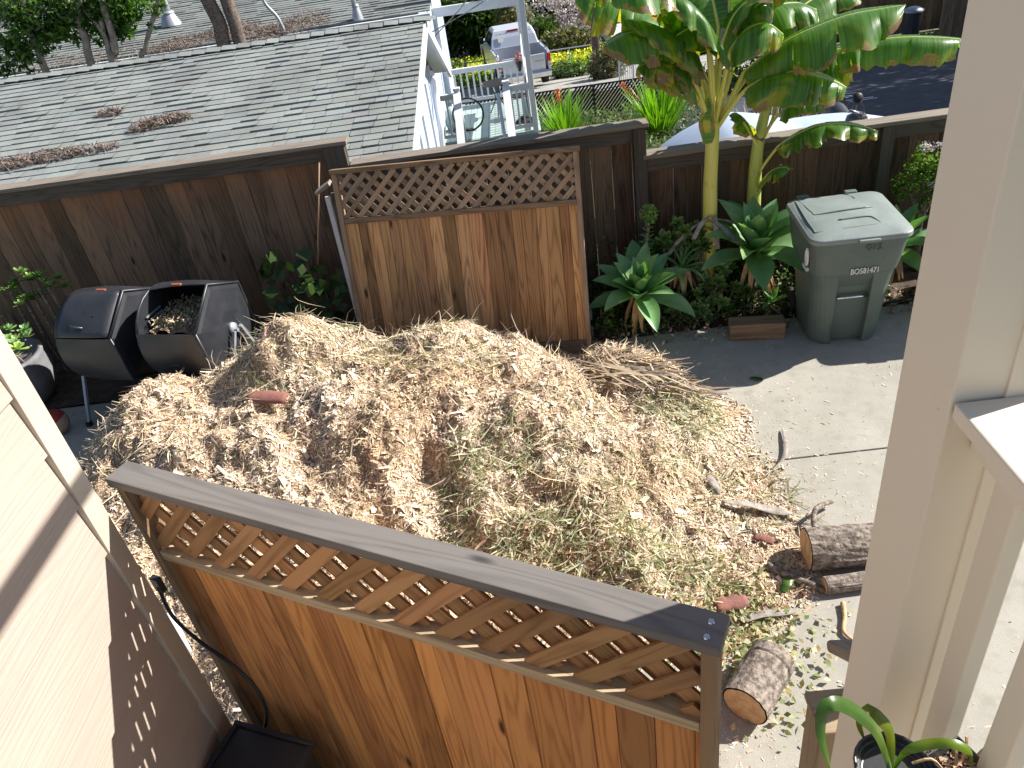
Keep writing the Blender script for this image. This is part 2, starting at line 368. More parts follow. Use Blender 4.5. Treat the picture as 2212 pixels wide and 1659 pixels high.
# ---------------------------------------------------------------- ground, drive, street
mb = MB(); xs = [-90, -50, -25, -12, -6, 0, 6, 12, 25, 50, 90]; ys = [-12, 0, 4, 7.6]+[7.8+1.6*i for i in range(30)]+[60, 75, 95, 120, 160]
mb.grid([[(x, y, TZ(x, y)+(0.12*mnoise.noise(Vector((x*.1, y*.2, 0))) if y > 24 else 0)-.012) for x in xs] for y in ys], [[(x, y) for x in xs] for y in ys], flip=True)
struct(mb, 'ground', 'ground')
BEDY = 6.5
mb = MB()
for x0, x1, y0, y1 in ((-9, 9, -4, 4.47), (-9, 9, 4.484, BEDY)):
    mb.box(((x0+x1)/2, (y0+y1)/2, -.05), (x1-x0, y1-y0, .1), la=0)
struct(mb, 'driveway', 'concrete', bevel=.006)
mb = MB(); NX, NY = 60, 8
mb.grid([[(-9+18*i/NX, BEDY+(7.62-BEDY)*j/NY, .015+.05*mnoise.noise(Vector((i*.7, j*.9, 3)))) for i in range(NX+1)] for j in range(NY+1)], flip=True)
struct(mb, 'planting_bed', 'soil')
def sheet(name, poly, m, dz=.004):
    mb = MB(); mb.face([(p[0], p[1], TZ(p[0], p[1])+dz) for p in poly], [(p[0], p[1]) for p in poly]); return struct(mb, name, m)
def slope_sheet(name, x0, x1, y0, y1, m, dz, skew=0):
    n = 14; ys = [y0+(y1-y0)*i/n for i in range(n+1)]; mb = MB()
    mb.grid([[(x+skew*(y-y0), y, TZ(0, y)+dz) for x in (x0, x1)] for y in ys], [[(x, y) for x in (x0, x1)] for y in ys], flip=True)
    return struct(mb, name, m)
slope_sheet('street', 2.6, 18, 9.0, 26, 'asphalt', .03, .06)
slope_sheet('pavement', 2.5, 22, 26.3, 29.3, 'pavement', .05)
slope_sheet('parking_apron', -9, 8.2, 27.5, 34.2, 'pavement', .045)
slope_sheet('far_road', -1, 14, 46, 54, 'pavement', .09)

def text(name, body, size, loc, R, m, parent=None, label=None, depth=.001, sx=1.0):
    cu = D.curves.new(name, 'FONT'); cu.body = body; cu.size = size; cu.extrude = depth; cu.align_x = 'CENTER'; cu.align_y = 'CENTER'
    t = D.objects.new('tmp', cu); COL.objects.link(t); dg = bpy.context.evaluated_depsgraph_get(); dg.update()
    me = D.meshes.new_from_object(t.evaluated_get(dg)); D.objects.remove(t)
    me.transform(Matrix.Translation(loc) @ R.to_4x4() @ Matrix.Diagonal((sx, 1, 1, 1)))
    o = D.objects.new(name, me); COL.objects.link(o); me.materials.clear(); me.materials.append(MT[m])
    at = me.attributes.new('tint', 'FLOAT_COLOR', 'FACE'); at.data.foreach_set('color', np.ones(4*len(me.polygons), 'f'))
    if parent: o.parent = parent; me.transform(wm(parent).inverted())
    if label: o['label'] = label
    return o
RY = Matrix.Rotation(math.radians(90), 3, 'X')          # text standing up, facing -Y
q = AG(1835, 213); mk = thing('road_marking', 'small pale R with lines painted on the dark street beyond the bananas', 'road marking', (q.x, q.y, q.z+.036))
text('letter', 'R', .55, Vector((q.x, q.y, q.z+.04)), Matrix.Rotation(math.atan(-.14), 3, 'X'), 'white', mk)
mb = MB()
for dy in (-.5, -.7, .45): mb.box((q.x+.02, q.y+dy, q.z+.040-.14*dy), (.6, .06, .004), Matrix.Rotation(math.atan(-.14), 3, 'X'))
mb.build('line', 'white', parent=mk)

# ---------------------------------------------------------------- fences
def board_run(mb, x0, x1, y, z0, z1, wd=.145, th=.018, lo=.65, hi=1.3):
    x = x0
    while x < x1-.02:
        w_ = min(wd*rt(.93, 1.05), x1-x); mb.box((x+w_/2, y+random.uniform(-.004, .004), (z0+z1)/2), (w_-.004, th, z1-z0), t=rcol(lo, hi, .05), la=2); x += w_
def back_fence(label, x0, x1, top, m, endpost=None, boards=.145, posts=()):
    t = thing('board_fence', label, 'fence', ((x0+x1)/2, 7.5, 0))
    mb = MB(); board_run(mb, x0, x1, 7.5, -.06, top-.10, boards); mb.build('boards', m, parent=t)
    mb = MB(); mb.box(((x0+x1)/2, 7.47, top-.02), (x1-x0+.06, .19, .04), t=1.35, la=0); mb.build('cap', 'rail_old', parent=t, bevel=.004)
    mb = MB(); mb.box(((x0+x1)/2, 7.462, top-.115), (x1-x0, .04, .145), t=.62, la=0); mb.build('top_rail', 'rail_old', parent=t, bevel=.004)
    mb = MB(); mb.box(((x0+x1)/2, 7.47, .14), (x1-x0, .04, .14), t=.6, la=0); mb.build('bottom_rail', 'rail_old', parent=t)
    for px_, w_ in posts:
        mb = MB(); mb.box((px_, 7.43, (top-.045)/2), (w_, .10, top-.045), t=.55, la=2); mb.build('post', 'rail_old', parent=t, bevel=.004)
    return t
back_fence('tall dark board fence behind the compost tumblers', -10, -1.74, 2.03, 'fence', boards=.215, posts=((-1.85, .21),))
mb = MB()
back_fence('middle length of board fence behind the leaning cedar panel', -1.70, 1.13, 1.80, 'fence', boards=.215, posts=((1.07, .12),))
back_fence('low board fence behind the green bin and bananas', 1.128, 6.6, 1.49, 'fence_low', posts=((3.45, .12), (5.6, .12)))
# lattice panels -------------------------------------------------
def lattice(mb, L, z0, z1, y, sp, wd, sgn, th=.012, org=None, d=None, n=None, ph=0):
    """diagonal slats clipped to the band z0..z1 along 0..L"""
    h = z1-z0; k = -h-ph
    while k < L:
        a, b = (k, 0.0), (k+h, h)
        if a[0] < 0: a = (0, -k)
        if b[0] > L: b = (L, L-k)
        if b[0]-a[0] > .03 and b[0] > 0:
            p0 = (a[0], z0+a[1]) if sgn > 0 else (L-a[0], z0+a[1]); p1 = (b[0], z0+b[1]) if sgn > 0 else (L-b[0], z0+b[1])
            P0 = org+d*p0[0]+n*y+UPV*p0[1]; P1 = org+d*p1[0]+n*y+UPV*p1[1]
            mb.bar(P0, P1, wd, th, up=n, t=rcol(.72, 1.2))
        k += sp
UPV = Vector((0, 0, 1))
def gate_panel(name, label, cat, A, B, H, zmid, mats, boardw, overhang=None, lean=0, sp1=.14, sp2=.075, railw=.13, tilt=None, groups=None, zb=.09, sw=(.040, .036), tv=(.58, 1.45), third=False):
    """A,B: ground points left/right seen from the camera; front faces the camera"""
    global UPV
    t = thing(name, label, cat, tuple(A))
    d = (B-A); L = d.length; d.normalize(); n = Vector((d.y, -d.x, 0))           # n faces the camera
    if tilt is not None: UPV = (Vector((0, 0, 1))*math.cos(tilt)-n*math.sin(tilt)).normalized(); nn = d.cross(UPV).normalized(); nn = nn if nn.dot(n) > 0 else -nn; n = nn
    else: UPV = Vector((0, 0, 1))
    R = Matrix((d, -n, UPV)).transposed()
    P = lambda a, y, z: A+d*a+n*y+UPV*z
    pw = .045
    for a in (pw/2, L-pw/2):
        mb = MB(); mb.box(P(a, 0, (H-.045)/2+.01), (pw, .09, H-.045-.02), R, t=1.0, la=2); mb.build('post', mats['post'], parent=t, bevel=.003)
    mb = MB(); mb.box(P(L/2, 0, H-.022), (L+.03, railw, .044), R, t=1.0, la=0); mb.build('top_rail', mats['top'], parent=t, bevel=.004)
    mb = MB(); mb.box(P(L/2, .002, zmid), (L-2*pw-.004, .075, .05), R, t=1.0, la=0); mb.build('middle_rail', mats['mid'], parent=t, bevel=.003)
    mb = MB(); lattice(mb, L-2*pw-.01, zmid+.02, H-.045, .016, sp1, sw[0], 1, org=A+d*(pw+.005), d=d, n=n); mb.build('lattice_front_slats', mats['lat'], parent=t)
    mb = MB(); lattice(mb, L-2*pw-.01, zmid+.02, H-.045, -.006, sp2, sw[1], -1, org=A+d*(pw+.005), d=d, n=n); mb.build('lattice_rear_slats', mats['lat2'], parent=t)
    if third: mb = MB(); lattice(mb, L-2*pw-.01, zmid+.02, H-.045, -.034, sp2, sw[1], -1, org=A+d*(pw+.005), d=d, n=n, ph=sp2*.5); mb.build('lattice_back_slats', mats['lat2'], parent=t)
    mb = MB(); a = pw
    while a < L-pw-.01:
        w_ = min(boardw*random.choice((.7, 1, 1, 1.12)), L-pw-a); mb.box(P(a+w_/2, random.uniform(-.006, .006), (zmid-.02+zb)/2), (w_-.004, .018, zmid-.02-zb), R, t=rcol(*tv, .07), la=2); a += w_
    mb.build('boards', mats['board'], parent=t)
    mb = MB(); mb.box(P(L/2, .012, zb/2+.035), (L-2*pw-.004, .04, .14), R, t=.55, la=0); mb.build('bottom_rail', mats['post'], parent=t, bevel=.003)
    return t, P, L, R
MT['panel_post'] = wood('panel_post', (.16, .10, .06), (.36, .25, .165), knots=False)
A0 = Vector((-1.89, 6.60, .0)); B0 = Vector((.375, 6.30, 0))
far_gate, FP, FL, FR = gate_panel('fence_panel', 'cedar panel with lattice top leaning against the dark fence behind the chip pile', 'fence panel', A0, B0, 1.93, 1.45,
    dict(post='panel_post', top='post_dark', mid='post_dark', lat='lattice_far', lat2='lattice_far', board='panel'), .125, tilt=.24, sp1=.138, sp2=.130, railw=.10, sw=(.044, .046), tv=(.5, 1.75))
mb = MB(); 
for z in (.10, .24, .40): mb.tube([FP(FL+.012, .03, z-.05), FP(FL+.012, .03, z+.05)], .016, 8)
mb.build('hinge', 'dark_metal', parent=far_gate)
# second panel seen edge-on behind the first, with a white stile
e = thing('fence_panel', 'panel seen edge on with a white stile behind the left side of the cedar panel', 'fence panel', (-1.98, 6.72, 0))
mb = MB(); a = AY(707, 425, 7.12); b = AZ(792, 752, .03); b.y = b.y; mb.bar(b, a, .045, .03, up=(0, -1, 0)); mb.build('white_stile', 'white', parent=e)
mb = MB(); mb.bar(b+Vector((.055, .0, 0)), a+Vector((.06, 0, .03)), .04, .04, up=(0, -1, 0), t=.6); mb.build('stile', 'rail_old', parent=e)
mb = MB(); mb.bar(a+Vector((-.09, 0, .05)), a+Vector((.06, 0, .13)), .12, .03, t=1.7); mb.build('end_block', 'rail_old', parent=e)
mb = MB(); mb.tube([AZ(687, 668, .0)+Vector((0, 0, 0)), AY(687, 530, 7.25), AY(690, 350, 7.34)], .010, 7, t=1.5)
tag(mb.build('bamboo_stake', 'panel_post', smooth=True), 'thin brown cane standing against the fence left of the cedar panel', 'stake')
# near gate -----------------------------------------------------
KG = .84; GA = Vector((-2.224, 2.865, 0))*KG; GB = Vector((.409, 1.585, 0))*KG; gd = (GB-GA).normalized(); gn = Vector((gd.y, -gd.x, 0))
NA = GA-gn*.065; NB = GB-gn*.065
near_gate, NP, NL, NR = gate_panel('lattice_gate', 'tall cedar gate with lattice top and grey top rail in the foreground', 'gate', NA, NB, 4-2.2*KG, 4-2.735*KG,
    dict(post='post_dark', top='rail_new', mid='rail_side', lat='lattice_near', lat2='lattice_near', board='cedar'), .135, sp1=.18, sp2=.175, railw=.12, sw=(.060, .070), third=True, tv=(.5, 1.55))
for y in (.035, -.02):
    mb = MB(); mb.lathe([(0, .004), (.009, .004), (.011, .001), (.011, 0)], NP(NL-.03, y, 4-2.2*KG), 12); mb.build('screw', 'chrome', parent=near_gate)
def onplane(x, y, off):                                # sight line meets the gate's face
    r = Vector(ray(x, y)); o = NP(0, off, 0); return r*((o-Vector((0, 0, CH))).dot(gn)/r.dot(gn))+Vector((0, 0, CH))
mb = MB(); mb.box(onplane(342, 1262, .04), (.05, .03, .09), NR); mb.build('latch', 'dark_metal', parent=near_gate, bevel=.004)
pts = [onplane(*p) for p in ((342, 1268, .05), (372, 1330, .06), (430, 1385, .08), (500, 1435, .09), (555, 1490, .10), (576, 1545, .10), (560, 1590, .10), (520, 1604, .08), (500, 1606, .03))]
def smooth_path(p, n=6):
    out = []; p = [Vector(x) for x in p]
    for i in range(len(p)-1):
        p0 = p[max(i-1, 0)]; p1 = p[i]; p2 = p[i+1]; p3 = p[min(i+2, len(p)-1)]
        for k in range(n):
            u = k/n; out.append(.5*((2*p1)+(p2-p0)*u+(2*p0-5*p1+4*p2-p3)*u*u+(3*p1-p0-3*p2+p3)*u**3))
    return out+[p[-1]]
mb = MB(); mb.tube(smooth_path(pts), .009, 8)
tag(mb.build('cable', 'hose', smooth=True), 'black cable looping down the near gate beside the house wall', 'cable')
mb = MB(); mb.tube([AY(364, 1322, 2.60), AY(408, 1412, 2.50)], .020, 10); 
tag(mb.build('white_pipe', 'white', smooth=True), 'short white pipe in the gap between house wall and gate', 'pipe')
mb = MB(); c = Vector((-1.62, 2.02, 0)); R0 = Matrix.Rotation(-.35, 3, 'Z'); t = thing('storage_tub', 'black plastic tub at the foot of the near cedar gate', 'tub', c)
c = AY(565, 1660, 2.02); c.z = 0; t.location = c; zt = AY(560, 1632, 2.05).z
mb.box(c+Vector((0, 0, zt/2)), (.42, .26, zt), R0); mb.build('body', 'blackplastic', parent=t, bevel=.01)
mb = MB()
for s_ in (-1, 1): mb.box(c+R0 @ Vector((0, s_*.14, zt)), (.46, .025, .03), R0); mb.box(c+R0 @ Vector((s_*.217, 0, zt)), (.025, .255, .03), R0)
mb.build('rim', 'blackplastic', parent=t, bevel=.004)
# ---------------------------------------------------------------- own house: siding wall and porch
hs = thing('house_wall', 'sunlit beige lap siding wall with wide corner trim at the left', 'house wall', (-2.4*KG, 1.5*KG, 0))
WX = -2.25*KG; mb = MB(); z = 4-KG*(4-.015+.305*1); LP = .305*KG
while z > .2: z -= LP
while z < 3.6:
    mb.grid([[(WX-.002, y, z+LP+.004), (WX+.018, y, z), (WX-.003, y, z)] for y in (-1.5, 2.632*KG)], [[(.31+z, y), (z, y), (z-.02, y)] for y in (-1.5, 2.632*KG)], t=rt(.97, 1.02), flip=True)
    z += LP
mb.build('siding', 'siding', parent=hs)
mb = MB(); y1 = 2.755*KG; mb.box((WX-.10, (y1-1.5)/2, 1.75), (.19, y1+1.5, 3.9), la=1); mb.build('wall_core', 'trim', parent=hs)
mb = MB(); mb.box((WX+.010, 2.697*KG, 1.75), (.034, .125*KG, 3.9), la=2); mb.box((WX-.11, y1+.012, 1.75), (.24, .022, 3.9), la=2); mb.build('corner_trim', 'trim', parent=hs, bevel=.003)
# porch
po = thing('porch', 'cream painted porch with square post, rail and balusters at the right', 'porch', (1.0, .6, 0))
def pbox(name, c, s, m='porch', bv=.004, t=1.0): mb = MB(); mb.box(c, s, t=t); return mb.build(name, m, parent=po, bevel=bv)
pbox('post', (.80, 1.215, 2.38), (.192, .19, 4.76))
pbox('post_face_board', (.848, 1.118, 2.38), (.102, .008, 4.76), bv=.002)
pbox('floor', (-.1, -.15, 2.16), (1.86, 2.1, .08), t=.8)
pbox('floor_beam', (-.1, .88, 2.04), (1.86, .04, .16), t=.8)
pbox('shadow_beam', (1.02, 1.1, 4.62), (.06, 5.0, .07))  # unseen beam, added to cast the soft shadow band on the siding
pbox('rail_cap', (.775, .43, 3.075), (.135, 1.37, .035))
pbox('rail', (.785, .43, 3.015), (.06, 1.37, .075))
for k in range(5):
    y = 1.035-.185*k; pbox('baluster', (.808, y, 2.48), (.038, .07, 1.0))
# stair rail going down beside the post
st = thing('stair_rail', 'weathered handrail and cap of the porch stairs left of the porch post', 'stair rail', (.8, 1.6, 0))
a = Vector((.70, 1.385, 1.66)); 
mb = MB(); mb.box((.755, 1.43, .83), (.13, .13, 1.60), t=.62); mb.build('newel', 'rail_side', parent=st, bevel=.01)
mb = MB(); mb.box((.752, 1.42, 1.645), (.15, .15, .03), t=.7); mb.build('cap', 'rail_side', parent=st, bevel=.008)
mb = MB(); mb.bar((.80, 1.55, 1.80), (.785, 1.34, 2.02), .09, .04, t=1.5); mb.build('handrail', 'rail_old', parent=st, bevel=.012)
mb = MB(); mb.box((1.11, 1.60, 1.5), (.18, .19, 3.0)); mb.build('stair_post', 'porch', parent=st, bevel=.006)  # hidden post, added to cast shade on the near gate's right end
# ---------------------------------------------------------------- wood chip pile
def vnoise(x, y, seed):
    r = np.random.default_rng(seed); G = r.uniform(-1, 1, (64, 64)); xi = np.floor(x).astype(int); yi = np.floor(y).astype(int)
    fx = x-xi; fy = y-yi; fx = fx*fx*(3-2*fx); fy = fy*fy*(3-2*fy); g = lambda a, b: G[a % 64, b % 64]
    return (g(xi, yi)*(1-fx)+g(xi+1, yi)*fx)*(1-fy)+(g(xi, yi+1)*(1-fx)+g(xi+1, yi+1)*fx)*fy
MOUNDS = [(-2.15, 5.55, 1.27, .95, .85), (-.90, 5.55, .93, .95, .80), (-3.35, 5.35, .88, .75, .80), (-1.6, 4.85, .96, 1.9, 1.35), (-2.8, 4.5, .80, 1.2, 1.1), (-.6, 4.6, .74, 1.4, 1.2),
          (-.15, 4.75, .68, 1.12, 1.1), (.05, 3.75, .42, .85, .65), (.58, 5.55, .40, .50, .44), (.80, 4.98, .38, .55, .42), (.48, 4.4, .30, .75, .60), (.52, 3.7, .20, .76, .62), (-1.6, 3.6, .55, 1.2, .9), (-3.3, 4.9, .6, .75, .9)]
VALLEYS = [((-1.6, 5.6), (-1.9, 4.9), .10, .14), ((-2.1, 4.9), (-1.8, 4.2), .10, .14), ((-.95, 4.1), (-.70, 3.5), .16, .15), ((.22, 5.8), (.28, 5.0), .18, .12), ((.3, 5.0), (.6, 4.5), .08, .12), ((.5, 4.4), (.55, 3.5), .06, .14), ((-2.9, 4.8), (-2.6, 4.3), .08, .15)]
def pileh(x, y):
    wx = x+.10*vnoise(x*2.1, y*2.1, 1)+.04*vnoise(x*6, y*6, 2); wy = y+.10*vnoise(x*2.1, y*2.1, 3)+.04*vnoise(x*6, y*6, 4)
    s_ = 0
    for cx_, cy_, h, rx, ry in MOUNDS:
        d = np.sqrt(((wx-cx_)/rx)**2+((wy-cy_)/ry)**2); p = h*np.clip(1-.80*d**1.35/(1+.25*d), 0, None); s_ = s_+np.clip(p, 0, None)**5
    H = s_**.2
    for (a, b), (c, d), dep, wd in VALLEYS:
        vx, vy = c-a, d-b; L2 = vx*vx+vy*vy; u = np.clip(((wx-a)*vx+(wy-b)*vy)/L2, 0, 1); q = np.hypot(wx-a-u*vx, wy-b-u*vy); H = H-dep*np.exp(-(q/wd)**2)*np.clip(H*2.5, 0, 1)
    H = H-.035; k = np.clip(H*4, 0, 1)
    H = H+k*(.075*vnoise(x*3.3, y*3.3, 5)+.05*vnoise(x*7, y*7, 6)+.028*vnoise(x*15, y*15, 7)+.016*vnoise(x*31, y*31, 8))
    return H
X0, X1, Y0, Y1 = -4.5, 2.0, 2.3, 6.75
nx, ny = 330, 230; gx = np.linspace(X0, X1, nx); gy = np.linspace(Y0, Y1, ny); XX, YY = np.meshgrid(gx, gy, indexing='ij'); HH = pileh(XX, YY)
side = ((XX-GA.x)*(-gn.x)+(YY-GA.y)*(-gn.y))            # distance beyond the near gate
HH = np.minimum(HH, .02+np.clip(side-.10, -1, 9)*.9); HH = np.minimum(HH, .02+np.clip(6.42-YY+.0*XX, -1, 9)*1.9)
HH = np.maximum(HH, -.03)
def hs_(x, y):
    fx = np.clip((x-X0)/(X1-X0)*(nx-1), 0, nx-1.001); fy = np.clip((y-Y0)/(Y1-Y0)*(ny-1), 0, ny-1.001); i = fx.astype(int); j = fy.astype(int); a = fx-i; b = fy-j
    return (HH[i, j]*(1-a)+HH[i+1, j]*a)*(1-b)+(HH[i, j+1]*(1-a)+HH[i+1, j+1]*a)*b
V = np.stack([XX, YY, HH], -1).reshape(-1, 3); I = np.arange(nx*ny).reshape(nx, ny); Fq = np.stack([I[:-1, :-1], I[1:, :-1], I[1:, 1:], I[:-1, 1:]], -1).reshape(-1, 4)
keep = HH.ravel()[Fq].max(1) > -.005; Fq = Fq[keep]; 
pile = npmesh('wood_chip_pile', V, Fq, 'pilecore', 1.0); tag(pile, 'large heap of pale wood chips dumped on the concrete drive', 'wood chip pile', kind='stuff')
def chips(n, L0, sig, xy=None, lift=.006, pal=0, maxh=9, tilt=.5):
    if xy is None:
        x = rng.uniform(X0, X1, n*2); y = rng.uniform(Y0, Y1, n*2); h = hs_(x, y); k = h > -.030+rng.exponential(.014, n*2); x, y, h = x[k][:n], y[k][:n], h[k][:n]
    else: x, y = xy; h = np.maximum(hs_(x, y), 0); h = np.where((x > X1) | (x < X0) | (y < Y0) | (y > Y1), 0, h)
    e = .012; gx_ = (hs_(x+e, y)-hs_(x-e, y))/(2*e); gy_ = (hs_(x, y+e)-hs_(x, y-e))/(2*e); N = unit(np.stack([-gx_, -gy_, np.ones_like(gx_)], 1)+rng.normal(size=(len(x), 3))*tilt)
    T_ = unit(np.cross(N, rng.normal(size=(len(x), 3)))); B = np.cross(N, T_); L = (L0*np.exp(np.clip(rng.normal(size=(len(x), 1)), -3, 2.1)*sig))/2; W = L*rng.uniform(.11, .45, L.shape)
    h = np.maximum(h, 0); P = np.stack([x, y, h], 1)+N*(lift*rng.uniform(-.6, 1.6, (len(x), 1))); c = rng.uniform(-.35, .45, L.shape)
    V = np.stack([P-T_*L-B*W*.7, P+T_*L-B*W*rng.uniform(.2, 1, W.shape), P+T_*L*.9+N*L*c*.3, P-T_*L*.9+N*L*c*.3, P+T_*L*.8+B*W, P-T_*L+B*W*rng.uniform(.3, 1, W.shape)], 1).reshape(-1, 3)
    b = np.arange(len(x))[:, None]*6; Fq = np.concatenate([b+np.array([[0, 1, 2, 3]]), b+np.array([[3, 2, 4, 5]])], 1).reshape(-1, 4)
    base = np.array([[.84, .70, .55], [.79, .63, .48], [.72, .55, .41], [.88, .79, .67], [.58, .43, .31], [.66, .53, .42], [.42, .31, .24], [.66, .62, .47]])
    pr = np.array([.25, .2, .14, .15, .08, .08, .05, .05]); pr = pr/pr.sum(); col = base[rng.choice(len(base), len(x), p=pr)]*rng.uniform(.8, 1.12, (len(x), 1))
    return V, Fq, np.repeat(col, 2, 0)
V, Fq, C = chips(235000, .0185, .5)
V2, F2, C2 = chips(13000, .050, .45, lift=.014, tilt=.6)
o = npmesh('wood_chips', np.concatenate([V, V2]), np.concatenate([Fq, F2+len(V)]), 'chips', np.concatenate([C, C2])); tag(o, 'loose pale wood chips covering the surface of the heap', 'wood chips', kind='stuff')
# spilled chips on the concrete near the edge of the pile
n = 9000; a = rng.uniform(0, 1, n); edge = np.array([(.1, 6.2), (.9, 5.9), (1.15, 5.4), (1.35, 4.9), (1.5, 4.4), (1.45, 3.9), (1.28, 3.5), (1.1, 3.15), (.85, 2.8), (.6, 2.2)])
si = a*(len(edge)-1); i = si.astype(int); i = np.minimum(i, len(edge)-2); e0 = edge[i]+(edge[i+1]-edge[i])*(si-i)[:, None]; off = rng.exponential(.24, n)-.28; cdir = unit(e0-np.array([[-.6, 4.5]]))
q = e0+cdir*off[:, None]+rng.normal(size=(n, 2))*.06
m_ = rng.uniform(size=2500); q2 = np.stack([rng.uniform(.4, 3.6, 2500), rng.uniform(2.0, 6.2, 2500)], 1); q = np.concatenate([q, q2[:1500]])
V, Fq, C = chips(0, .015, .55, xy=(q[:, 0], q[:, 1]), lift=.003, tilt=.25)
o = npmesh('spilled_wood_chips', V, Fq, 'chips', C*.9); tag(o, 'thin scatter of wood chips spilled over the concrete beside the heap', 'wood chips', kind='stuff')
def blades(n, cx_, cy_, rx, ry, L0, wd, cols, lift=.01, flat=.35, ang=None, jit=1.0, seg=3, hfun=None, lo=.7):
    if hfun is None: hfun = lambda x, y: np.maximum(hs_(x, y), 0)
    r = np.sqrt(rng.uniform(0, 1, n)); th = rng.uniform(0, 2*np.pi, n); x = cx_+rx*r*np.cos(th); y = cy_+ry*r*np.sin(th)
    a = rng.uniform(0, 2*np.pi, n) if ang is None else ang+rng.normal(size=n)*jit
    d = np.stack([np.cos(a), np.sin(a), rng.normal(size=n)*flat], 1); d = unit(d); L = L0*rng.uniform(lo*.5, 1.5, n); curl = rng.normal(size=(n, 3))*.5; curl[:, 2] = -np.abs(curl[:, 2])*.6
    P = []; sd = unit(np.cross(d, rng.normal(size=(n, 3))*.5+np.array([0, 0, 1]))); base = np.stack([x, y, hfun(x, y)+lift*rng.uniform(0, 3, n)], 1)
    for k in range(seg+1):
        u = k/seg; c = base+d*(L*(u-.5))[:, None]+curl*(L*(u-.5)**2)[:, None]; hz = hfun(c[:, 0], c[:, 1]); c[:, 2] = np.maximum(c[:, 2], hz+.004)
        w_ = wd*(1-.75*abs(2*u-1)**2)*rng.uniform(.8, 1.2, (n, 1)); P += [c-sd*w_/2, c+sd*w_/2]
    V = np.stack(P, 1).reshape(-1, 3); m2 = 2*(seg+1); b = np.arange(n)[:, None]*m2
    Fq = np.concatenate([b+np.array([[2*k, 2*k+1, 2*k+3, 2*k+2]]) for k in range(seg)], 1).reshape(-1, 4)
    cols = np.array(cols); C = cols[rng.integers(0, len(cols), n)]*rng.uniform(.75, 1.2, (n, 1)); return V, Fq, np.repeat(C, seg, 0)
def merge(L):
    off = 0; Vs, Fs, Cs = [], [], []
    for V, Fq, C in L: Vs.append(V); Fs.append(Fq+off); Cs.append(C); off += len(V)
    return np.concatenate(Vs), np.concatenate(Fs), np.concatenate(Cs)
GR = [(.31, .35, .19), (.42, .42, .28), (.60, .55, .41), (.20, .24, .12), (.70, .63, .50)]; ST = [(.80, .66, .46), (.62, .50, .36), (.48, .40, .33), (.70, .60, .42), (.40, .32, .26)]
L = [blades(900, .05, 3.42, .90, .34, .17, .008, GR+ST, .015, .45), blades(260, .0, 3.5, .6, .3, .25, .012, GR, .02, .5), blades(300, -.1, 3.95, .6, .3, .16, .007, GR+ST, .012, .3), blades(260, -.9, 5.35, .65, .42, .2, .010, GR+ST, .015, .35, 0, .6),
     blades(110, -.45, 4.25, .35, .2, .24, .010, GR, .02, .5), blades(150, -.75, 3.9, .2, .35, .2, .010, GR, .02, .6), blades(260, .95, 4.9, .35, .3, .2, .011, GR, .02, .5, -.5, .6),
     blades(130, .2, 4.3, .7, .5, .2, .008, GR, .012, .3), blades(220, -2.1, 5.5, .7, .5, .3, .007, GR+ST, .02, .4, -.4, .5), blades(220, 1.15, 4.2, .5, .5, .2, .008, GR, .01, .3),
     blades(220, .55, 3.1, .6, .35, .12, .012, GR, .012, .5), blades(800, -1.2, 4.6, 2.6, 1.4, .12, .006, GR, .012, .35)]
V, Fq, C = merge(L); o = npmesh('grass_clippings', V, Fq, 'blade', C*1.15); tag(o, 'green grass clippings tangled into the front of the chip heap', 'grass clippings', kind='stuff')
L = [blades(2600, -1.4, 4.8, 2.5, 1.4, .13, .006, ST, .014, .4), blades(260, .75, 5.25, .45, .28, .42, .018, [(.45, .36, .27), (.55, .44, .30), (.33, .27, .22)], .03, .2, -.45, .25, 5),
     blades(500, .45, 5.75, .5, .25, .2, .010, ST, .02, .4), blades(500, -4.0, 5.1, .35, .7, .22, .007, ST, .02, .5), blades(120, -1.4, 5.9, 2.2, .3, .28, .007, ST, .05, 1.3), blades(900, .8, 3.9, .9, .9, .13, .007, ST, .012, .4), blades(90, -1.2, 4.7, 2.4, 1.2, .38, .010, ST, .03, .5)]
V, Fq, C = merge(L); o = npmesh('straw', V, Fq, 'chips', C*.9); tag(o, 'dry stalks and shredded palm strips lying over the chip heap', 'straw', kind='stuff')
# leaves and crumbs beside the near gate
n = 900; a = rng.normal(size=(n, 2))*np.array([.20, .26])+np.array([.92, 2.95]); k = a[:, 0] > .35; a = a[k]; z = np.maximum(hs_(a[:, 0], a[:, 1]), 0)*(a[:, 1] > Y0)+rng.uniform(.004, .04, len(a))
Nn = rng.normal(size=(len(a), 3))*.6+np.array([0, 0, 1.4]); V, Fq = leafquads(np.column_stack([a, z]), .045, .6, Nrm=Nn)
pal = np.array([(.36, .40, .18), (.55, .56, .34), (.74, .60, .40), (.24, .30, .12), (.62, .50, .28)]); o = npmesh('leaf_litter', V, Fq, 'blade', pal[rng.integers(0, 5, len(a))]*1.0); tag(o, 'green and yellow leaf crumbs on the concrete beyond the near gate post', 'leaf litter', kind='stuff')
def hz(x, y): return float(max(0, hs_(np.array([x]), np.array([y]))[0])) if X0 < x < X1 and Y0 < y < Y1 else 0.0
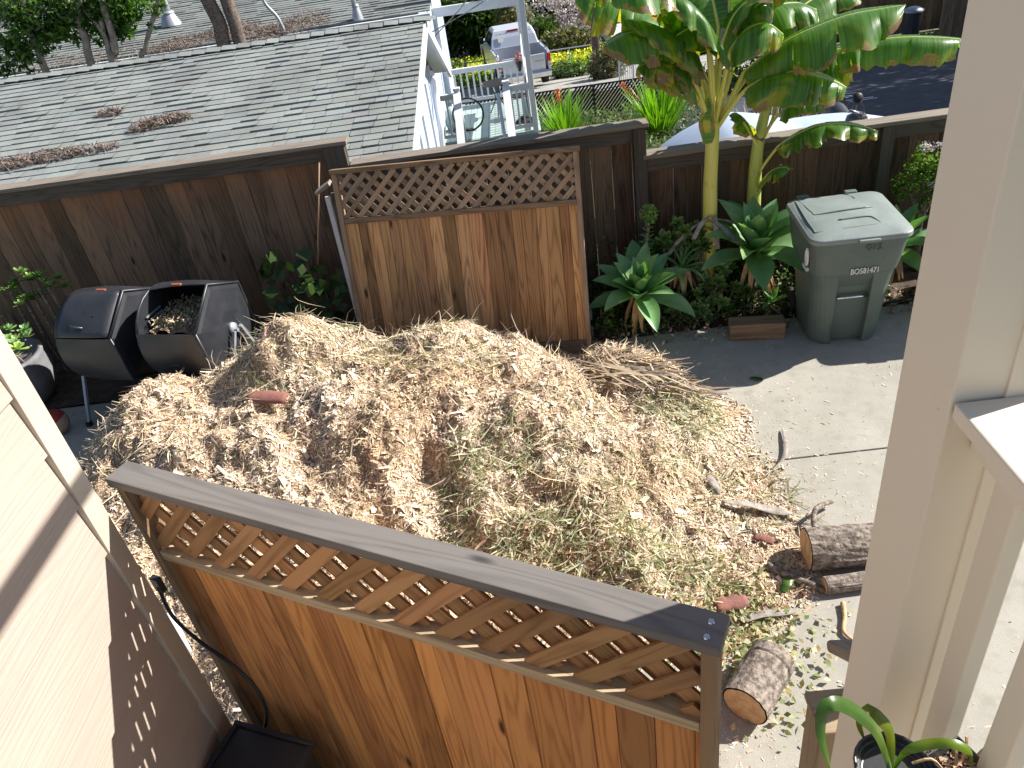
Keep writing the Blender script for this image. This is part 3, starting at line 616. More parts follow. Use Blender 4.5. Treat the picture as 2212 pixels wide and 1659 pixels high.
# ---------------------------------------------------------------- logs, branches, big leaves
def log(label, a, b, ra, rb, name='log', grp=None, crack=False, knob=.1):
    a, b = Vector(a), Vector(b); t = thing(name, label, 'log', ((a.x+b.x)/2, (a.y+b.y)/2, 0), group=grp)
    d = (b-a).normalized(); u = d.orthogonal().normalized(); v = d.cross(u); N = 56; rings = []; mb = MB(); M_ = 26
    for i in range(M_+1):
        f = i/M_; c = a.lerp(b, f); P = []
        for k in range(N):
            an = 2*math.pi*k/N; r = (ra+(rb-ra)*f)*(1+.05*mnoise.noise(Vector((math.cos(an)*1.5, math.sin(an)*1.5, f*1.5)))+knob*.8*abs(mnoise.noise(Vector((math.cos(an)*7, math.sin(an)*7, f*3.2+ra*50)))))
            if crack and abs(f-.80) < .02: r *= .94
            P.append(c+(u*math.cos(an)+v*math.sin(an))*r)
        rings.append(P+[P[0]])
    mb.grid(rings, [[(k*.03, i*.03) for k in range(N+1)] for i in range(M_+1)]); mb.build('bark', 'bark', parent=t, smooth=False)
    for ring, nm in ((rings[0], -1), (rings[-1], 1)):
        mb = MB(); c = sum((Vector(p) for p in ring[:-1]), Vector())/N; rr = [[c.lerp(Vector(p), q)+d*nm*(.003) for p in ring] for q in (0.02, .25, .5, .75, .93)]
        mb.grid(rr, flip=nm < 0); mb.build('cut_end', 'cutwood', parent=t)
    return t
log('thick log lying on the concrete beside the near gate post', (.79, 2.42, .125), (1.02, 2.70, .125), .125, .125, crack=True)
p = log('large dark barked log behind the porch post', (1.46, 3.46, .13), (1.98, 3.44, .13), .135, .12, knob=.18)
log('thin split log lying in front of the large dark barked log', (1.50, 3.22, .05), (2.0, 3.24, .05), .055, .05, knob=.16)
def twig(label, pts, r, m='bark', name='branch', cat='branch'):
    mb = MB(); P = smooth_path(pts, 5); mb.tube(P, [r*(1-.4*i/len(P)) for i in range(len(P))], 8); tag(mb.build(name, m, smooth=True), label, cat)
twig('short branch reaching from the chip heap to the small split log', [(1.20, 3.42, .06), (1.33, 3.32, .045), (1.5, 3.2, .03)], .028)
twig('small bent twig alone on the concrete in front of the logs', [(1.57, 3.10, .02), (1.545, 3.0, .02), (1.50, 2.9, .02), (1.53, 2.84, .015)], .016, 'cutwood', 'twig', 'twig')
twig('curved grey branch standing up behind the large dark log', [(1.62, 3.62, .04), (1.60, 3.72, .08), (1.66, 3.84, .10), (1.80, 3.93, .05)], .022)
def strip_leaf(label, pts, wd, m='drygrey', name='dry_leaf', cat='leaf', fold=.35):
    mb = MB(); P = smooth_path(pts, 5); rows = []
    for i, p_ in enumerate(P):
        f = i/(len(P)-1); d = (P[min(i+1, len(P)-1)]-P[max(i-1, 0)]).normalized(); tw = 1.5*math.sin(f*5); sd = d.cross(Vector((.2*math.sin(tw*2), .3, 1))).normalized(); ww = wd*(math.sin(math.pi*min(1, f*.9+.08))**.6); up = sd.cross(d)
        rows.append([p_-sd*ww/2+up*ww*fold*.4, p_+up*.006*math.sin(i*2.1), p_+sd*ww/2+up*ww*fold*math.sin(f*6)*.5])
    mb.grid(rows); o = mb.build(name, m, smooth=True); o.modifiers.new('s', 'SOLIDIFY').thickness = .002; tag(o, label, cat); return o
def on(x, y, dz=.02): return (x, y, hz(x, y)+dz)
q1 = AZ(1560, 1085, .12); q2 = AZ(1640, 1090, .1); q3 = AZ(1712, 1105, .05)
strip_leaf('broad folded grey leaf across the right slope of the heap', [on(q1.x, q1.y, .04), on(q2.x, q2.y, .05), on(q3.x, q3.y, .03)], .085)
q1 = AZ(1530, 1010, .2); q2 = AZ(1555, 1060, .15)
strip_leaf('narrow grey leaf slanting down towards the broad folded one', [on(q1.x, q1.y, .05), on((q1.x+q2.x)/2, (q1.y+q2.y)/2, .04), on(q2.x, q2.y, .03)], .06)
q1 = AZ(1690, 930, .0); q2 = AZ(1695, 990, 0); q3 = AZ(1645, 1040, 0)
strip_leaf('long thin pale leaf lying at the right edge of the heap', [on(q1.x, q1.y, .02), on(q2.x, q2.y, .03), on(q3.x, q3.y, .02)], .035)
q1 = AZ(1605, 1350, 0); q2 = AZ(1660, 1335, 0); q3 = AZ(1720, 1325, 0)
strip_leaf('curled grey leaf lying on leaf crumbs above the near log', [on(q1.x, q1.y, .03), on(q2.x, q2.y, .04), on(q3.x, q3.y, .02)], .06)
q1 = AZ(1690, 1290, 0); q2 = AZ(1712, 1250, 0)
strip_leaf('pale green leaf in front of the thin split log', [on(q1.x, q1.y, .03), on((q1.x+q2.x)/2, (q1.y+q2.y)/2, .05), on(q2.x, q2.y, .04)], .06, 'strap', 'green_leaf')
q1 = AZ(1620, 818, 0); q2 = AZ(1650, 823, 0)
strip_leaf('single green leaf on open concrete at the shadow edge', [on(q1.x, q1.y, .01), on((q1.x+q2.x)/2, (q1.y+q2.y)/2, .015), on(q2.x, q2.y, .01)], .05, 'strap', 'green_leaf')
def barkpiece(label, x, y, z, L, W, rz, tl=.2):
    mb = MB(); R = Matrix.Rotation(rz, 3, 'Z') @ Matrix.Rotation(tl, 3, 'X'); rows = []
    for i in range(9):
        f = i/8-.5; wv = W*(.6+.4*math.cos(f*2.6))*(1+.3*mnoise.noise(Vector((i*.9, x, y)))); rows.append([Vector((x, y, z))+R @ Vector((f*L, (j/4-.5)*wv, .14*W*(1-(j/2-1)**2)+.01*mnoise.noise(Vector((i, j, x)))))for j in range(5)])
    mb.grid(rows); o = mb.build('bark_piece', 'redbark', smooth=True); o.modifiers.new('s', 'SOLIDIFY').thickness = .01; tag(o, label, 'bark')
q = AZ(595, 912, .75); q = Vector((-2.35, 4.85, 0)); q = AY(598, 912, 4.95)
barkpiece('flat dull red bark slab on the left slope of the heap', q.x, q.y, hz(q.x, q.y)+.07, .36, .12, -.30, .25)
q = AZ(1580, 1305, .05); barkpiece('curved red bark piece where the heap meets the leaf crumbs', q.x, q.y, .05, .20, .10, .1)
q = AZ(1650, 1170, .05); barkpiece('small red bark piece low on the right side of the heap', q.x, q.y, hz(q.x, q.y)+.03, .13, .06, -.6)
# ---------------------------------------------------------------- compost tumblers
ct = thing('compost_tumbler', 'black double compost tumbler on a steel stand behind the left of the chip heap', 'composter', (-3.70, 6.42, 0), math.radians(-13))
def drum(cx_, cz_, opened, rot):
    Wd, Rr = .62, .475; N = 72
    def ringpt(f, an):                                    # f 0..1 from the round end to the six sided end
        a = an % (math.pi/3); hexr = Rr*math.cos(math.pi/6)/math.cos(a-math.pi/6); q = f**1.2; r = (Rr*.90)*(1-q)+hexr*q
        r *= 1+.05*math.sin(math.pi*f); return Vector((cx_+(f-.5)*Wd, -r*math.cos(an+rot), cz_+r*math.sin(an+rot)))
    dr = MB(); M_ = 10; lo, hi = (.0, 1.05) if opened else (.0, 1.05)
    angs = [2*math.pi*k/N for k in range(N+1)]
    dr.grid([[ringpt(i/M_, a) for a in angs if a >= math.pi/3*1.0-.001] for i in range(M_+1)]) if True else 0
    d = dr.build('drum', 'blackplastic', parent=ct, local=True, smooth=False); d.modifiers.new('s', 'SOLIDIFY').thickness = .008
    mb = MB(); c = Vector((cx_+.5*Wd, 0, cz_))
    for k in range(6):                                    # end face with a raised centre
        a0, a1 = k*math.pi/3, (k+1)*math.pi/3; P0 = [ringpt(1, a0).lerp(c, q)+Vector((.02*(q > .1)+.03*(q > .5), 0, 0)) for q in (0, .12, .6, .98)]; P1 = [ringpt(1, a1-.0001).lerp(c, q)+Vector((.02*(q > .1)+.03*(q > .5), 0, 0)) for q in (0, .12, .6, .98)]
        mb.grid([P0, P1])
    mb.build('end_panel', 'blackplastic', parent=d, local=True)
    mb = MB(); mb.grid([[ringpt(0, a).lerp(Vector((cx_-.5*Wd, 0, cz_)), q) for q in (0, .5, .98)] for a in angs], flip=True)
    mb.build('end_panel', 'blackplastic', parent=d, local=True)
    mb = MB(); mb.tube([ringpt(1, a)*1+Vector((.004, 0, 0)) for a in [math.pi/3*k for k in range(7)]], .014, 8); mb.build('end_rim', 'blackplastic', parent=d, local=True, smooth=True)
    mb = MB(); mb.tube([ringpt(0, a)+Vector((-.004, 0, 0)) for a in angs[::3]], .012, 8); mb.build('end_rim', 'blackplastic', parent=d, local=True, smooth=True)
    mb = MB()                                             # moulded ribs across the lower panel
    for k in range(5):
        a = -.20-k*.15; mb.tube([ringpt(.12+.76*i/8, a)*1.0+(ringpt(.12+.76*i/8, a)-Vector((cx_+(.12+.76*i/8-.5)*Wd, 0, cz_))).normalized()*.002 for i in range(9)], .006, 5)
    mb.build('rib', 'blackplastic', parent=d, local=True, smooth=True)
    if not opened:
        mb = MB(); mb.grid([[ringpt(.02+.96*i/8, a)+(ringpt(.02+.96*i/8, a)-Vector((cx_+(.02+.96*i/8-.5)*Wd, 0, cz_))).normalized()*.012 for a in [.02+(math.pi/3-.04)*j/10 for j in range(11)]] for i in range(9)])
        l = mb.build('lid', 'blackplastic', parent=d, local=True, smooth=True); l.modifiers.new('s', 'SOLIDIFY').thickness = .012
        for k in range(5):
            mb = MB(); a = .50+k*.095; mb.tube([ringpt(f_, a)+(ringpt(f_, a)-Vector((cx_+(f_-.5)*Wd, 0, cz_))).normalized()*.014 for f_ in [.2+.6*i/8 for i in range(9)]], .005, 5); mb.build('rib', 'blackplastic', parent=d, local=True, smooth=True)
        p = ringpt(.45, .22); nn = (p-Vector((p.x, 0, cz_))).normalized()
        mb = MB(); mb.tube([p+nn*.012+Vector((-.10, 0, .02)), p+nn*.045+Vector((-.03, 0, .0)), p+nn*.03+Vector((.06, 0, -.01))], .013, 8); mb.build('handle', 'blackplastic', parent=d, local=True, smooth=True)
        text('emblem', 'LIFETIME', .045, wm(ct) @ (ringpt(.55, .42)+nn*.016), wm(ct).to_3x3() @ Matrix.Rotation(math.radians(90-32), 3, 'X'), 'rubber', d, depth=.003)
    else:
        mb = MB(); rows = [[Vector((cx_+(i/10-.5)*Wd*.9, (j/8-.5)*Rr*1.2, cz_+.11+.05*mnoise.noise(Vector((i*.6, j*.6, 9)))+.10*(1-(i/10))*.3)) for j in range(9)] for i in range(11)]
        mb.grid(rows, flip=True); mb.build('compost', 'pilecore', parent=d, local=True)
        V, Fq = leafquads(np.array([[cx_+random.uniform(-.26, .26), random.uniform(-.26, .24), cz_+.16+random.uniform(-.02, .08)] for _ in range(1300)]), .035, .3, up=.6)
        W_ = np.array(wm(ct)); V = V@W_[:3, :3].T+W_[:3, 3]; base = np.array([(.6, .5, .36), (.45, .36, .26), (.35, .4, .2), (.25, .2, .15)])
        npmesh('chips', V, Fq, 'chips', base[rng.integers(0, 4, 1300)]*1.5, parent=d)
        for k in range(7):                                # perforated divider, seen inside on the left
            mb = MB(); z_ = cz_-.02+.045*k; mb.box((cx_-.5*Wd+.02, -.12, z_), (.006, .22, .016)); mb.build('divider_slat', 'gray_metal', parent=d, local=True)
    mb = MB(); b = ringpt(.62 if not opened else .5, math.pi/3+.02); mb.box(b+Vector((0, 0, .012)), (.10, .03, .02)); mb.build('latch', 'orange', parent=d, local=True, bevel=.003)
    return d
drum(-.46, .76, False, math.radians(24)); drum(.44, .80, True, math.radians(24))
mb = MB(); mb.tube([(-.86, 0, .78), (.86, 0, .78)], .02, 10); mb.build('axle', 'gray_metal', parent=ct, local=True)
mb = MB(); mb.lathe([(0, .03), (.05, .03), (.055, 0), (.02, -.02)], (.80, 0, .80), 20, Matrix.Rotation(math.pi/2, 3, 'Y')); mb.build('hub', 'gray_metal', parent=ct, local=True, smooth=True)
for x in (-.86, .86):
    for y in (-.50, .42):
        mb = MB(); mb.bar((x, y*.12, .80), (x*.93, y, .02), .03, .03, up=(1, 0, 0)); mb.build('leg', 'gray_metal', parent=ct, local=True, bevel=.004)
        mb = MB(); mb.box((x*.93, y, .02), (.045, .045, .05)); mb.build('foot_cap', 'rubber', parent=ct, local=True)
# large pot with succulents, ball
t = thing('planter', 'big grey round planter with pale succulents at the left edge', 'planter', (-6.0, 7.0, 0))
PC = Vector((-5.62, 6.70, 0))
mb = MB(); mb.lathe([(.30, 0), (.40, .1), (.46, .32), (.44, .5), (.45, .54), (.41, .55), (.39, .48), (.0, .47)], PC, 32); mb.build('pot', 'pot', parent=t, smooth=True)
def rosette(mb, c, R, n, tilt=None, asp=.42, cup=.5, t=1.0, w_=None):
    c = Vector(c); M_ = (Matrix.Rotation(random.uniform(0, .5), 3, random.choice('XY')) if tilt is None else tilt) @ Matrix.Rotation(random.uniform(0, 6), 3, 'Z')
    for k in range(n):
        f = (k+1)/n; an = k*2.39996; L = R*(.25+.75*f**.7); el = math.radians(72)*(1-f)**.8+math.radians(8)
        d = Vector((math.cos(an)*math.cos(el), math.sin(an)*math.cos(el), math.sin(el))); s_ = Vector((-math.sin(an), math.cos(an), 0)); u = s_.cross(d); u = u if u.z > 0 else -u
        W = L*asp; P = []
        for i, (q, ww, h) in enumerate(((.08, .25, 0), (.45, .62, .06), (.8, 1.0, .12), (1.0, .35, .20))):
            p = d*(L*q)+u*(L*h*cup*.8); P.append([c+M_ @ (p-s_*W*ww/2+u*W*.12), c+M_ @ p, c+M_ @ (p+s_*W*ww/2+u*W*.12)])
        mb.grid(P, t=(t*rt(.8, 1.15) if not isinstance(t, tuple) else tuple(x*rt(.85, 1.1) for x in t)))
mb = MB(); random.seed(3)
for k in range(30):
    an, r = random.uniform(0, 6.28), .5*math.sqrt(random.random()); rosette(mb, PC+Vector((r*math.cos(an), r*math.sin(an)*.9, .56+.16*random.random()+.12*(1-r))), rt(.07, .115), 18, t=random.choice([1.0, 1.1, (1.6, 1.25, .8)]))
mb.build('succulents', 'aeonium', parent=t, smooth=True)['kind'] = 'stuff'
mb = MB()
for k in range(14):
    an = random.uniform(0, 6.28); p = PC+Vector((.3*math.cos(an), .3*math.sin(an), .5)); mb.tube([PC+Vector((.1*math.cos(an), .1*math.sin(an), .46)), p, p+Vector((random.uniform(-.15, .15), -.05, .12))], .009, 5)
mb.build('stems', 'bark', parent=t)
t2 = thing('succulent', 'dark green succulent clump growing above the planter at the left edge', 'succulent', (-6.3, 7.2, 0)); mb = MB()
q = AY(60, 620, 7.15)
for k in range(22): rosette(mb, q+Vector((random.gauss(0, .22), random.gauss(0, .08), random.gauss(0, .10))), rt(.07, .11), 16)
mb.build('leaves', 'aeodark', parent=t2, smooth=True); mb = MB()
for k in range(5): mb.tube([(q.x+.1*k-.2, 7.2, 0), (q.x+.12*k-.25, 7.18, .4), q+Vector((.1*k-.2, 0, -.03))], .014, 6)
mb.build('stems', 'bark', parent=t2)
q = AZ(118, 915, .12); t = thing('ball', 'old ball with a dull red and a tan half beside the house corner', 'ball', (q.x, q.y, 0)); mb = MB(); mb.lathe([(.135*math.sin(a), .135*math.cos(a)) for a in [math.pi*i/24 for i in range(13)]], (q.x, q.y, .13), 28, Matrix.Rotation(-.5, 3, 'Y')); mb.build('red_half', 'ballred', parent=t, smooth=True)
mb = MB(); mb.lathe([(.135*math.sin(a), .135*math.cos(a)) for a in [math.pi/2+math.pi*i/24 for i in range(13)]], (q.x, q.y, .13), 28, Matrix.Rotation(-.5, 3, 'Y')); mb.build('tan_half', 'balltan', parent=t, smooth=True)
# big leafed weed between fence and heap
t = thing('broad_leaf_plant', 'dark broad leafed plant between the brown cane and the cedar panel', 'plant', (-2.3, 7.1, 0)); P = []
P = blobpts([(-2.55, 7.15, .75, .38, .22, .38), (-2.05, 7.1, .45, .32, .2, .42)], 110); N_ = rng.normal(size=(len(P), 3))*.5+np.array([.2, -.9, .8]); V, Fq = leafquads(P, .17, .7, Nrm=N_, fold=.05)
npmesh('leaves', V, Fq, 'foliage', rng.uniform(.3, .75, (len(P), 1)), parent=t)
mb = MB()
for k in range(5): mb.tube([(-2.4+.1*k, 7.15, 0), (-2.5+.13*k, 7.12, .4), (-2.6+.18*k, 7.1, .8)], .009, 5)
mb.build('stems', 'strap', parent=t)
# ---------------------------------------------------------------- wheeled bins
def rrect(w_, d, r, n=6, notch=0):
    P = []
    for cx_, cy_, a0 in ((w_/2-r, -d/2+r, -90), (w_/2-r, d/2-r, 0), (-w_/2+r, d/2-r, 90), (-w_/2+r, -d/2+r, 180)):
        for k in range(n+1): a = math.radians(a0+90*k/n); P.append((cx_+r*math.cos(a), cy_+r*math.sin(a)))
    return P                                              # starts at the front right corner, counter-clockwise
def wheeled_bin(label, loc, rz, full=True, group=None):
    t = thing('wheeled_bin', label, 'bin', loc, rz, group)
    mb = MB(); lv = [(0, .56, .60, .16, 0), (.04, .58, .62, .16, 0), (.30, .61, .66, .15, .0), (.56, .64, .70, .14, 0), (.70, .665, .725, .13, .0), (.715, .69, .75, .12, 0), (.86, .73, .79, .11, 0), (1.0, .755, .81, .10, 0), (1.035, .76, .815, .10, 0)]
    rings = []
    cols = [-.14, -.138, -.132, -.09, 0, .09, .132, .138, .14]
    for z, w_, d, r, _ in [l for l in lv for _ in (0,)]:
        R_ = rrect(w_, d, r); Fr = []
        for x in cols:
            dep = 0
            if z <= .57 and abs(x) < .136: dep = .055
            Fr.append((x*(1-.25*0), -d/2+dep))
        rings.append([Vector((x, y, z)) for x, y in Fr+R_+[Fr[0]]])
    # extra rings so the recess has a crisp head at z=.60
    mb.grid(rings); mb.build('body', 'binbody', parent=t, local=True, smooth=False, bevel=.004)
    mb = MB(); mb.tube([(-.13, -.32, .47), (.13, -.32, .47)], .013, 10); mb.build('catch_bar', 'chrome', parent=t, local=True, smooth=True)
    mb = MB(); O = rrect(.80, .85, .10); I_ = rrect(.74, .79, .09); I2 = rrect(.55, .6, .08); I3 = rrect(.2, .25, .06)
    c_ = lambda P, z, dy=0: [Vector((x, y+dy, z+.02*((y+.42)/.85))) for x, y in P+[P[0]]]
    mb.grid([c_(O, 1.022), c_(O, 1.052), c_([(x*.985, y*.985) for x, y in O], 1.064), c_(I_, 1.066), c_([(x*.97, y*.97) for x, y in I_], 1.078), c_(I2, 1.100), c_(I3, 1.106), c_([(x*.02, y*.02) for x, y in I3], 1.107)], flip=False)
    l = mb.build('lid', 'binlid', parent=t, local=True, smooth=True); l.modifiers.new('w', 'WEIGHTED_NORMAL')
    for pts in ([(-.30, .36), (-.27, .05), (-.22, -.01), (.20, .02)], [(-.33, .33), (-.34, -.22), (-.27, -.30), (.30, -.28)], [(-.12, -.16), (.10, -.15), (.15, -.2), (.17, -.28)], [(.10, .38), (.13, .22)]):
        mb = MB(); P = [Vector((x, y, 1.074+.036*max(0, 1-(abs(x)/.40)**2.2)*max(0, 1-(abs(y)/.42)**2.2)+.02*((y+.42)/.85)+.001)) for x, y in [tuple(v)[:2] for v in smooth_path([(a, b, 0) for a, b in pts], 5)]]
        mb.tube(P, .009, 6); mb.build('lid_ridge', 'binbody', parent=l, local=True, smooth=True)
    for x in (-.24, .16):
        mb = MB(); mb.box((x, .425, 1.09), (.10, .06, .035)); mb.build('hinge', 'binbody', parent=t, local=True, bevel=.008)
    mb = MB(); mb.box((.04, -.435, 1.035), (.16, .03, .022)); mb.build('lid_handle', 'binlid', parent=t, local=True, bevel=.006)
    for x in (-.31, .31):
        mb = MB(); mb.lathe([(0, -.03), (.10, -.03), (.125, -.02), (.125, .02), (.10, .03), (0, .03)], (x, .33, .125), 22, Matrix.Rotation(math.pi/2, 3, 'Y')); mb.build('wheel', 'rubber', parent=t, local=True, smooth=True)
    return t
b1 = wheeled_bin('green wheeled bin with grey lid and white number, in front of the low fence', (2.665, 6.27, 0), math.radians(-3))
b1.scale = (1.05, 1.05, 1.03); W1 = wm(b1); R1 = W1.to_3x3()
text('serial_number', 'BO581471', .072, W1 @ Vector((.05, -.392, .745)), R1 @ Matrix.Rotation(math.radians(92), 3, 'X') @ Matrix.Rotation(0, 3, 'Z'), 'ink', b1, sx=.72, depth=.004)
text('scrawl', 'G12', .07, W1 @ Vector((.09, -.412, .955)), R1 @ RY, 'scratch', b1, sx=1.1, depth=.003)
mb = MB(); Rl = Matrix.Rotation(math.radians(-90), 3, 'Z') @ RY
for rr, y_ in ((.05, 0), (.034, .01), (.018, .02)):
    cc = Vector((-.378, -.26, .86+y_*.3)); ring = [cc+Vector((.001-.02*0, rr*.7*math.cos(a), rr*1.5*math.sin(a))) for a in [6.283*k/20 for k in range(21)]]
    mb.tube(ring, .0065, 5, cap=False)
mb.build('emblem', 'ink', parent=b1, local=True)
text('small_print', 'WASTE', .036, W1 @ Vector((-.368, -.22, .745)), R1 @ Rl, 'ink', b1, depth=.012)
b2 = wheeled_bin('second green wheeled bin, just right of the numbered one behind the porch post', (4.02, 6.36, 0), math.radians(-3))
# wooden block in front of the plants
q = AZ(1628, 745, 0); mb = MB(); mb.box((1.93, 6.26, .085), (.50, .17, .17), Matrix.Rotation(-.15, 3, 'Z')); tag(mb.build('timber_block', 'post_dark', bevel=.01), 'dark timber block lying on the concrete in front of the agaves', 'timber')
# ---------------------------------------------------------------- garden plants
def agave(label, c, R, n, seed, grp=None, tilt=(0, 0), asp=.27, m='agave', h=.25, droopy=.25):
    random.seed(seed); c = Vector(c); t = thing('agave', label, 'agave', (c.x, c.y, 0), group=grp)
    mb = MB(); mb.tube([(c.x, c.y, 0), c+Vector((0, 0, -.02))], .05, 8); mb.build('stem', 'bark', parent=t)
    Mt = Matrix.Rotation(tilt[0], 3, 'X') @ Matrix.Rotation(tilt[1], 3, 'Y')
    mb = MB()
    for k in range(n):
        f = k/(n-1); an = k*2.39996+seed; L = R*(.62+.5*f**.6)*rt(.9, 1.08); el = math.radians(82*(1-f)**.85+2+random.uniform(-6, 6)); W = L*asp*rt(.9, 1.15)
        hd = Vector((math.cos(an), math.sin(an), 0)); s_ = Vector((-math.sin(an), math.cos(an), 0)); P = []; UVs = []; pos = Vector((0, 0, 0)); e2 = el; M_ = 11
        for i in range(M_+1):
            q = i/M_; wv = W*(.42+.58*math.sin(math.pi*min(1, (q/.62))**.8/2) if q < .62 else W*0+1)*1 if False else W*(.40+.60*math.sin(math.pi/2*min(1, q/.55))) if q < .55 else W*max(0, 1-((q-.55)/.45)**1.6)
            d = hd*math.cos(e2)+Vector((0, 0, 1))*math.sin(e2); u = s_.cross(d); u = u if u.dot(Vector((0, 0, 1))) > 0 else -u
            cup = .28*(1-q*.5); P.append([c+Mt @ (pos+s_*W*0+s_*(wv/2*x)+u*(abs(x)**1.6*wv*cup)) for x in (-1, -.55, 0, .55, 1)]); UVs.append([(x, q) for x in (-1, -.5, 0, .5, 1)])
            pos = pos+d*(L/M_); e2 -= droopy*(q**1.5)*.55*(1.6 if k % 3 == 0 else .8)*(.4+f)
        g = rt(.8, 1.15); mb.grid(P, UVs, t=(g*rt(.9, 1.15), g, g*rt(.85, 1.1)))
    mb.build('leaves', m, parent=t, smooth=True)
    mb = MB()
    for k in range(9):                                    # dry leaves hanging under the rosette
        an = random.uniform(3.3, 6.1); hd = Vector((math.cos(an), math.sin(an), 0)); s_ = Vector((-math.sin(an), math.cos(an), 0)); L = R*rt(.5, .8)
        mb.grid([[c+hd*(L*.35*q+.03)+Vector((0, 0, -L*.8*q**1.4+.0))+s_*(x*.028*math.sin(math.pi*(q*.8+.15)))+hd*(.02*abs(x)) for x in (-1, 0, 1)] for q in [i/6 for i in range(7)]])
    for v in range(len(mb.v)): x, y, z = mb.v[v]; mb.v[v] = (x, y, max(z, .02))
    mb.build('dry_leaves', 'cutwood', parent=t, smooth=True); return t
agave('large agave in front, right of the leaning cedar panel', (.90, 6.68, .36), .55, 26, 11, tilt=(.25, 0), asp=.34)
agave('taller agave between the second banana stem and the green bin', (2.06, 6.86, .56), .66, 28, 5, tilt=(.15, 0), asp=.34)
agave('agave to the right of the green bin, half hidden by the porch post', (3.38, 6.85, .42), .52, 20, 8, tilt=(.15, -.1), asp=.32)
agave('small agave low between the timber block and the bin', (2.18, 6.62, .12), .22, 9, 21)
agave('thin grey aloe with toothed leaves between the two large agaves', (1.36, 6.9, .48), .36, 24, 17, asp=.10, droopy=.7, tilt=(.2, 0))
def aeonium(label, pts, R, n, m='aeodark', seed=1, base=(0, 0), leaves=20):
    random.seed(seed); c = Vector((sum(p[0] for p in pts)/len(pts), sum(p[1] for p in pts)/len(pts), 0)); t = thing('aeonium', label, 'succulent', c); mb = MB(); st_ = MB()
    for p in pts:
        for k in range(n):
            q = Vector(p)+Vector((random.gauss(0, R*.9), random.gauss(0, R*.5), random.gauss(0, R*.6))); q.z = max(q.z, .05)
            rosette(mb, q, R*rt(.7, 1.1), leaves, Matrix.Rotation(.5+random.uniform(-.4, .4), 3, 'X')); st_.tube([(p[0], p[1], 0), q], .006, 5)
    o_ = mb.build('rosettes', m, parent=t, smooth=True); o_['kind'] = 'stuff'; st_.build('stems', 'bark', parent=t); return t
aeonium('bushy dark aeonium behind the front agave', [(1.15, 7.05, .62), (1.28, 7.0, .72), (1.02, 7.1, .50)], .10, 6, seed=4)
aeonium('aeonium rosettes around the foot of the pale banana stem', [(1.50, 7.0, .80), (1.60, 7.02, .66), (1.42, 7.05, .85)], .10, 6, seed=5)
aeonium('low aeonium cluster between the front agave and the timber block', [(1.40, 6.65, .16), (1.55, 6.7, .24), (1.72, 6.72, .30), (1.62, 6.62, .12)], .10, 5, seed=6)
aeonium('small aeonium rosette above the timber block', [(1.98, 6.68, .26)], .095, 4, seed=7)
aeonium('aeonium clump behind the thin grey aloe', [(1.75, 6.95, .45), (1.62, 6.85, .36)], .105, 5, 'aeonium', seed=14)
aeonium('aeonium clump at the fence between taller agave and green bin', [(2.45, 7.15, .55), (2.38, 7.1, .35)], .10, 4, seed=15)
aeonium('bright low aeonium right in front of the thin grey aloe', [(1.28, 6.66, .18), (1.38, 6.62, .12)], .095, 4, 'aeonium', seed=16)
aeonium('little aeonium left of the front agave by the panel hinge', [(.50, 6.62, .28), (.52, 6.6, .12)], .08, 2, seed=8)
t = thing('aeonium', 'tall flowering aeonium stalk with a rounded head left of the pale banana stem', 'succulent', (1.02, 6.98, 0)); mb = MB(); random.seed(2)
a = AY(1388, 600, 6.95); b = AY(1402, 475, 6.95)
for k in range(60):
    f = k/60; p = a.lerp(b, f); an = k*2.4; L = .11*(1-f*.45); hd = Vector((math.cos(an), math.sin(an), .25)).normalized(); s_ = Vector((-math.sin(an), math.cos(an), 0))
    mb.grid([[p+hd*L*q-s_*L*.18*w_+Vector((0, 0, .0)), p+hd*L*q, p+hd*L*q+s_*L*.18*w_] for q, w_ in ((.05, .3), (.6, 1), (1, .5))])
mb.build('leaves', 'aeonium', parent=t, smooth=True); mb = MB(); mb.tube([(a.x, a.y, 0), a, b], .014, 6); mb.build('stem', 'bark', parent=t)
P = blobpts([(b.x, b.y, b.z+.06, .10, .10, .09)], 500); V, Fq = leafquads(P, .022, .8); npmesh('flower_head', V, Fq, 'aeodark', rng.uniform(1.0, 2.0, (len(P), 1)), parent=t)
# jade shrub
t = thing('jade_plant', 'jade shrub with pale pink flower heads against the fence by the porch post', 'shrub', (3.75, 7.2, 0)); q = AY(1985, 385, 7.1)
bl = [(q.x+dx, q.y+dy, q.z+dz, r, r*.8, r) for dx, dy, dz, r in ((0, 0, 0, .20), (-.13, -.02, -.05, .14), (.16, 0, .05, .2), (.02, 0, .17, .15), (.15, 0, -.14, .16), (.3, 0, 0, .2), (.32, 0, .2, .15))]
P = blobpts(bl, 2600); V, Fq = leafquads(P, .036, .6, fold=.2); npmesh('leaves', V, Fq, 'meadow', rng.uniform(.25, 1.0, (len(P), 1)), parent=t)
P = np.concatenate([np.array([c])+rng.normal(size=(70, 3))*np.array([.035, .03, .016]) for c in ((q.x-.02, q.y-.08, q.z+.33), (q.x+.13, q.y-.08, q.z+.33), (q.x+.1, q.y-.15, q.z-.02), (q.x+.24, q.y-.08, q.z+.28), (q.x+.30, q.y-.1, q.z+.15))]); V, Fq = leafquads(P, .022, .8)
npmesh('flowers', V, Fq, 'blossom', rng.uniform(.8, 1.1, (len(P), 1)), parent=t)['kind'] = 'stuff'
mb = MB()
for dx, dz in ((-.1, -.02), (.05, .1), (.2, 0), (.12, -.1)): mb.tube([(q.x+.12, q.y, 0), (q.x+.08, q.y, q.z-.45), (q.x+dx*.5+.04, q.y, q.z-.25), (q.x+dx, q.y, q.z+dz)], [.04, .03, .022, .01], 7)
mb.build('trunk', 'bark', parent=t, smooth=True)
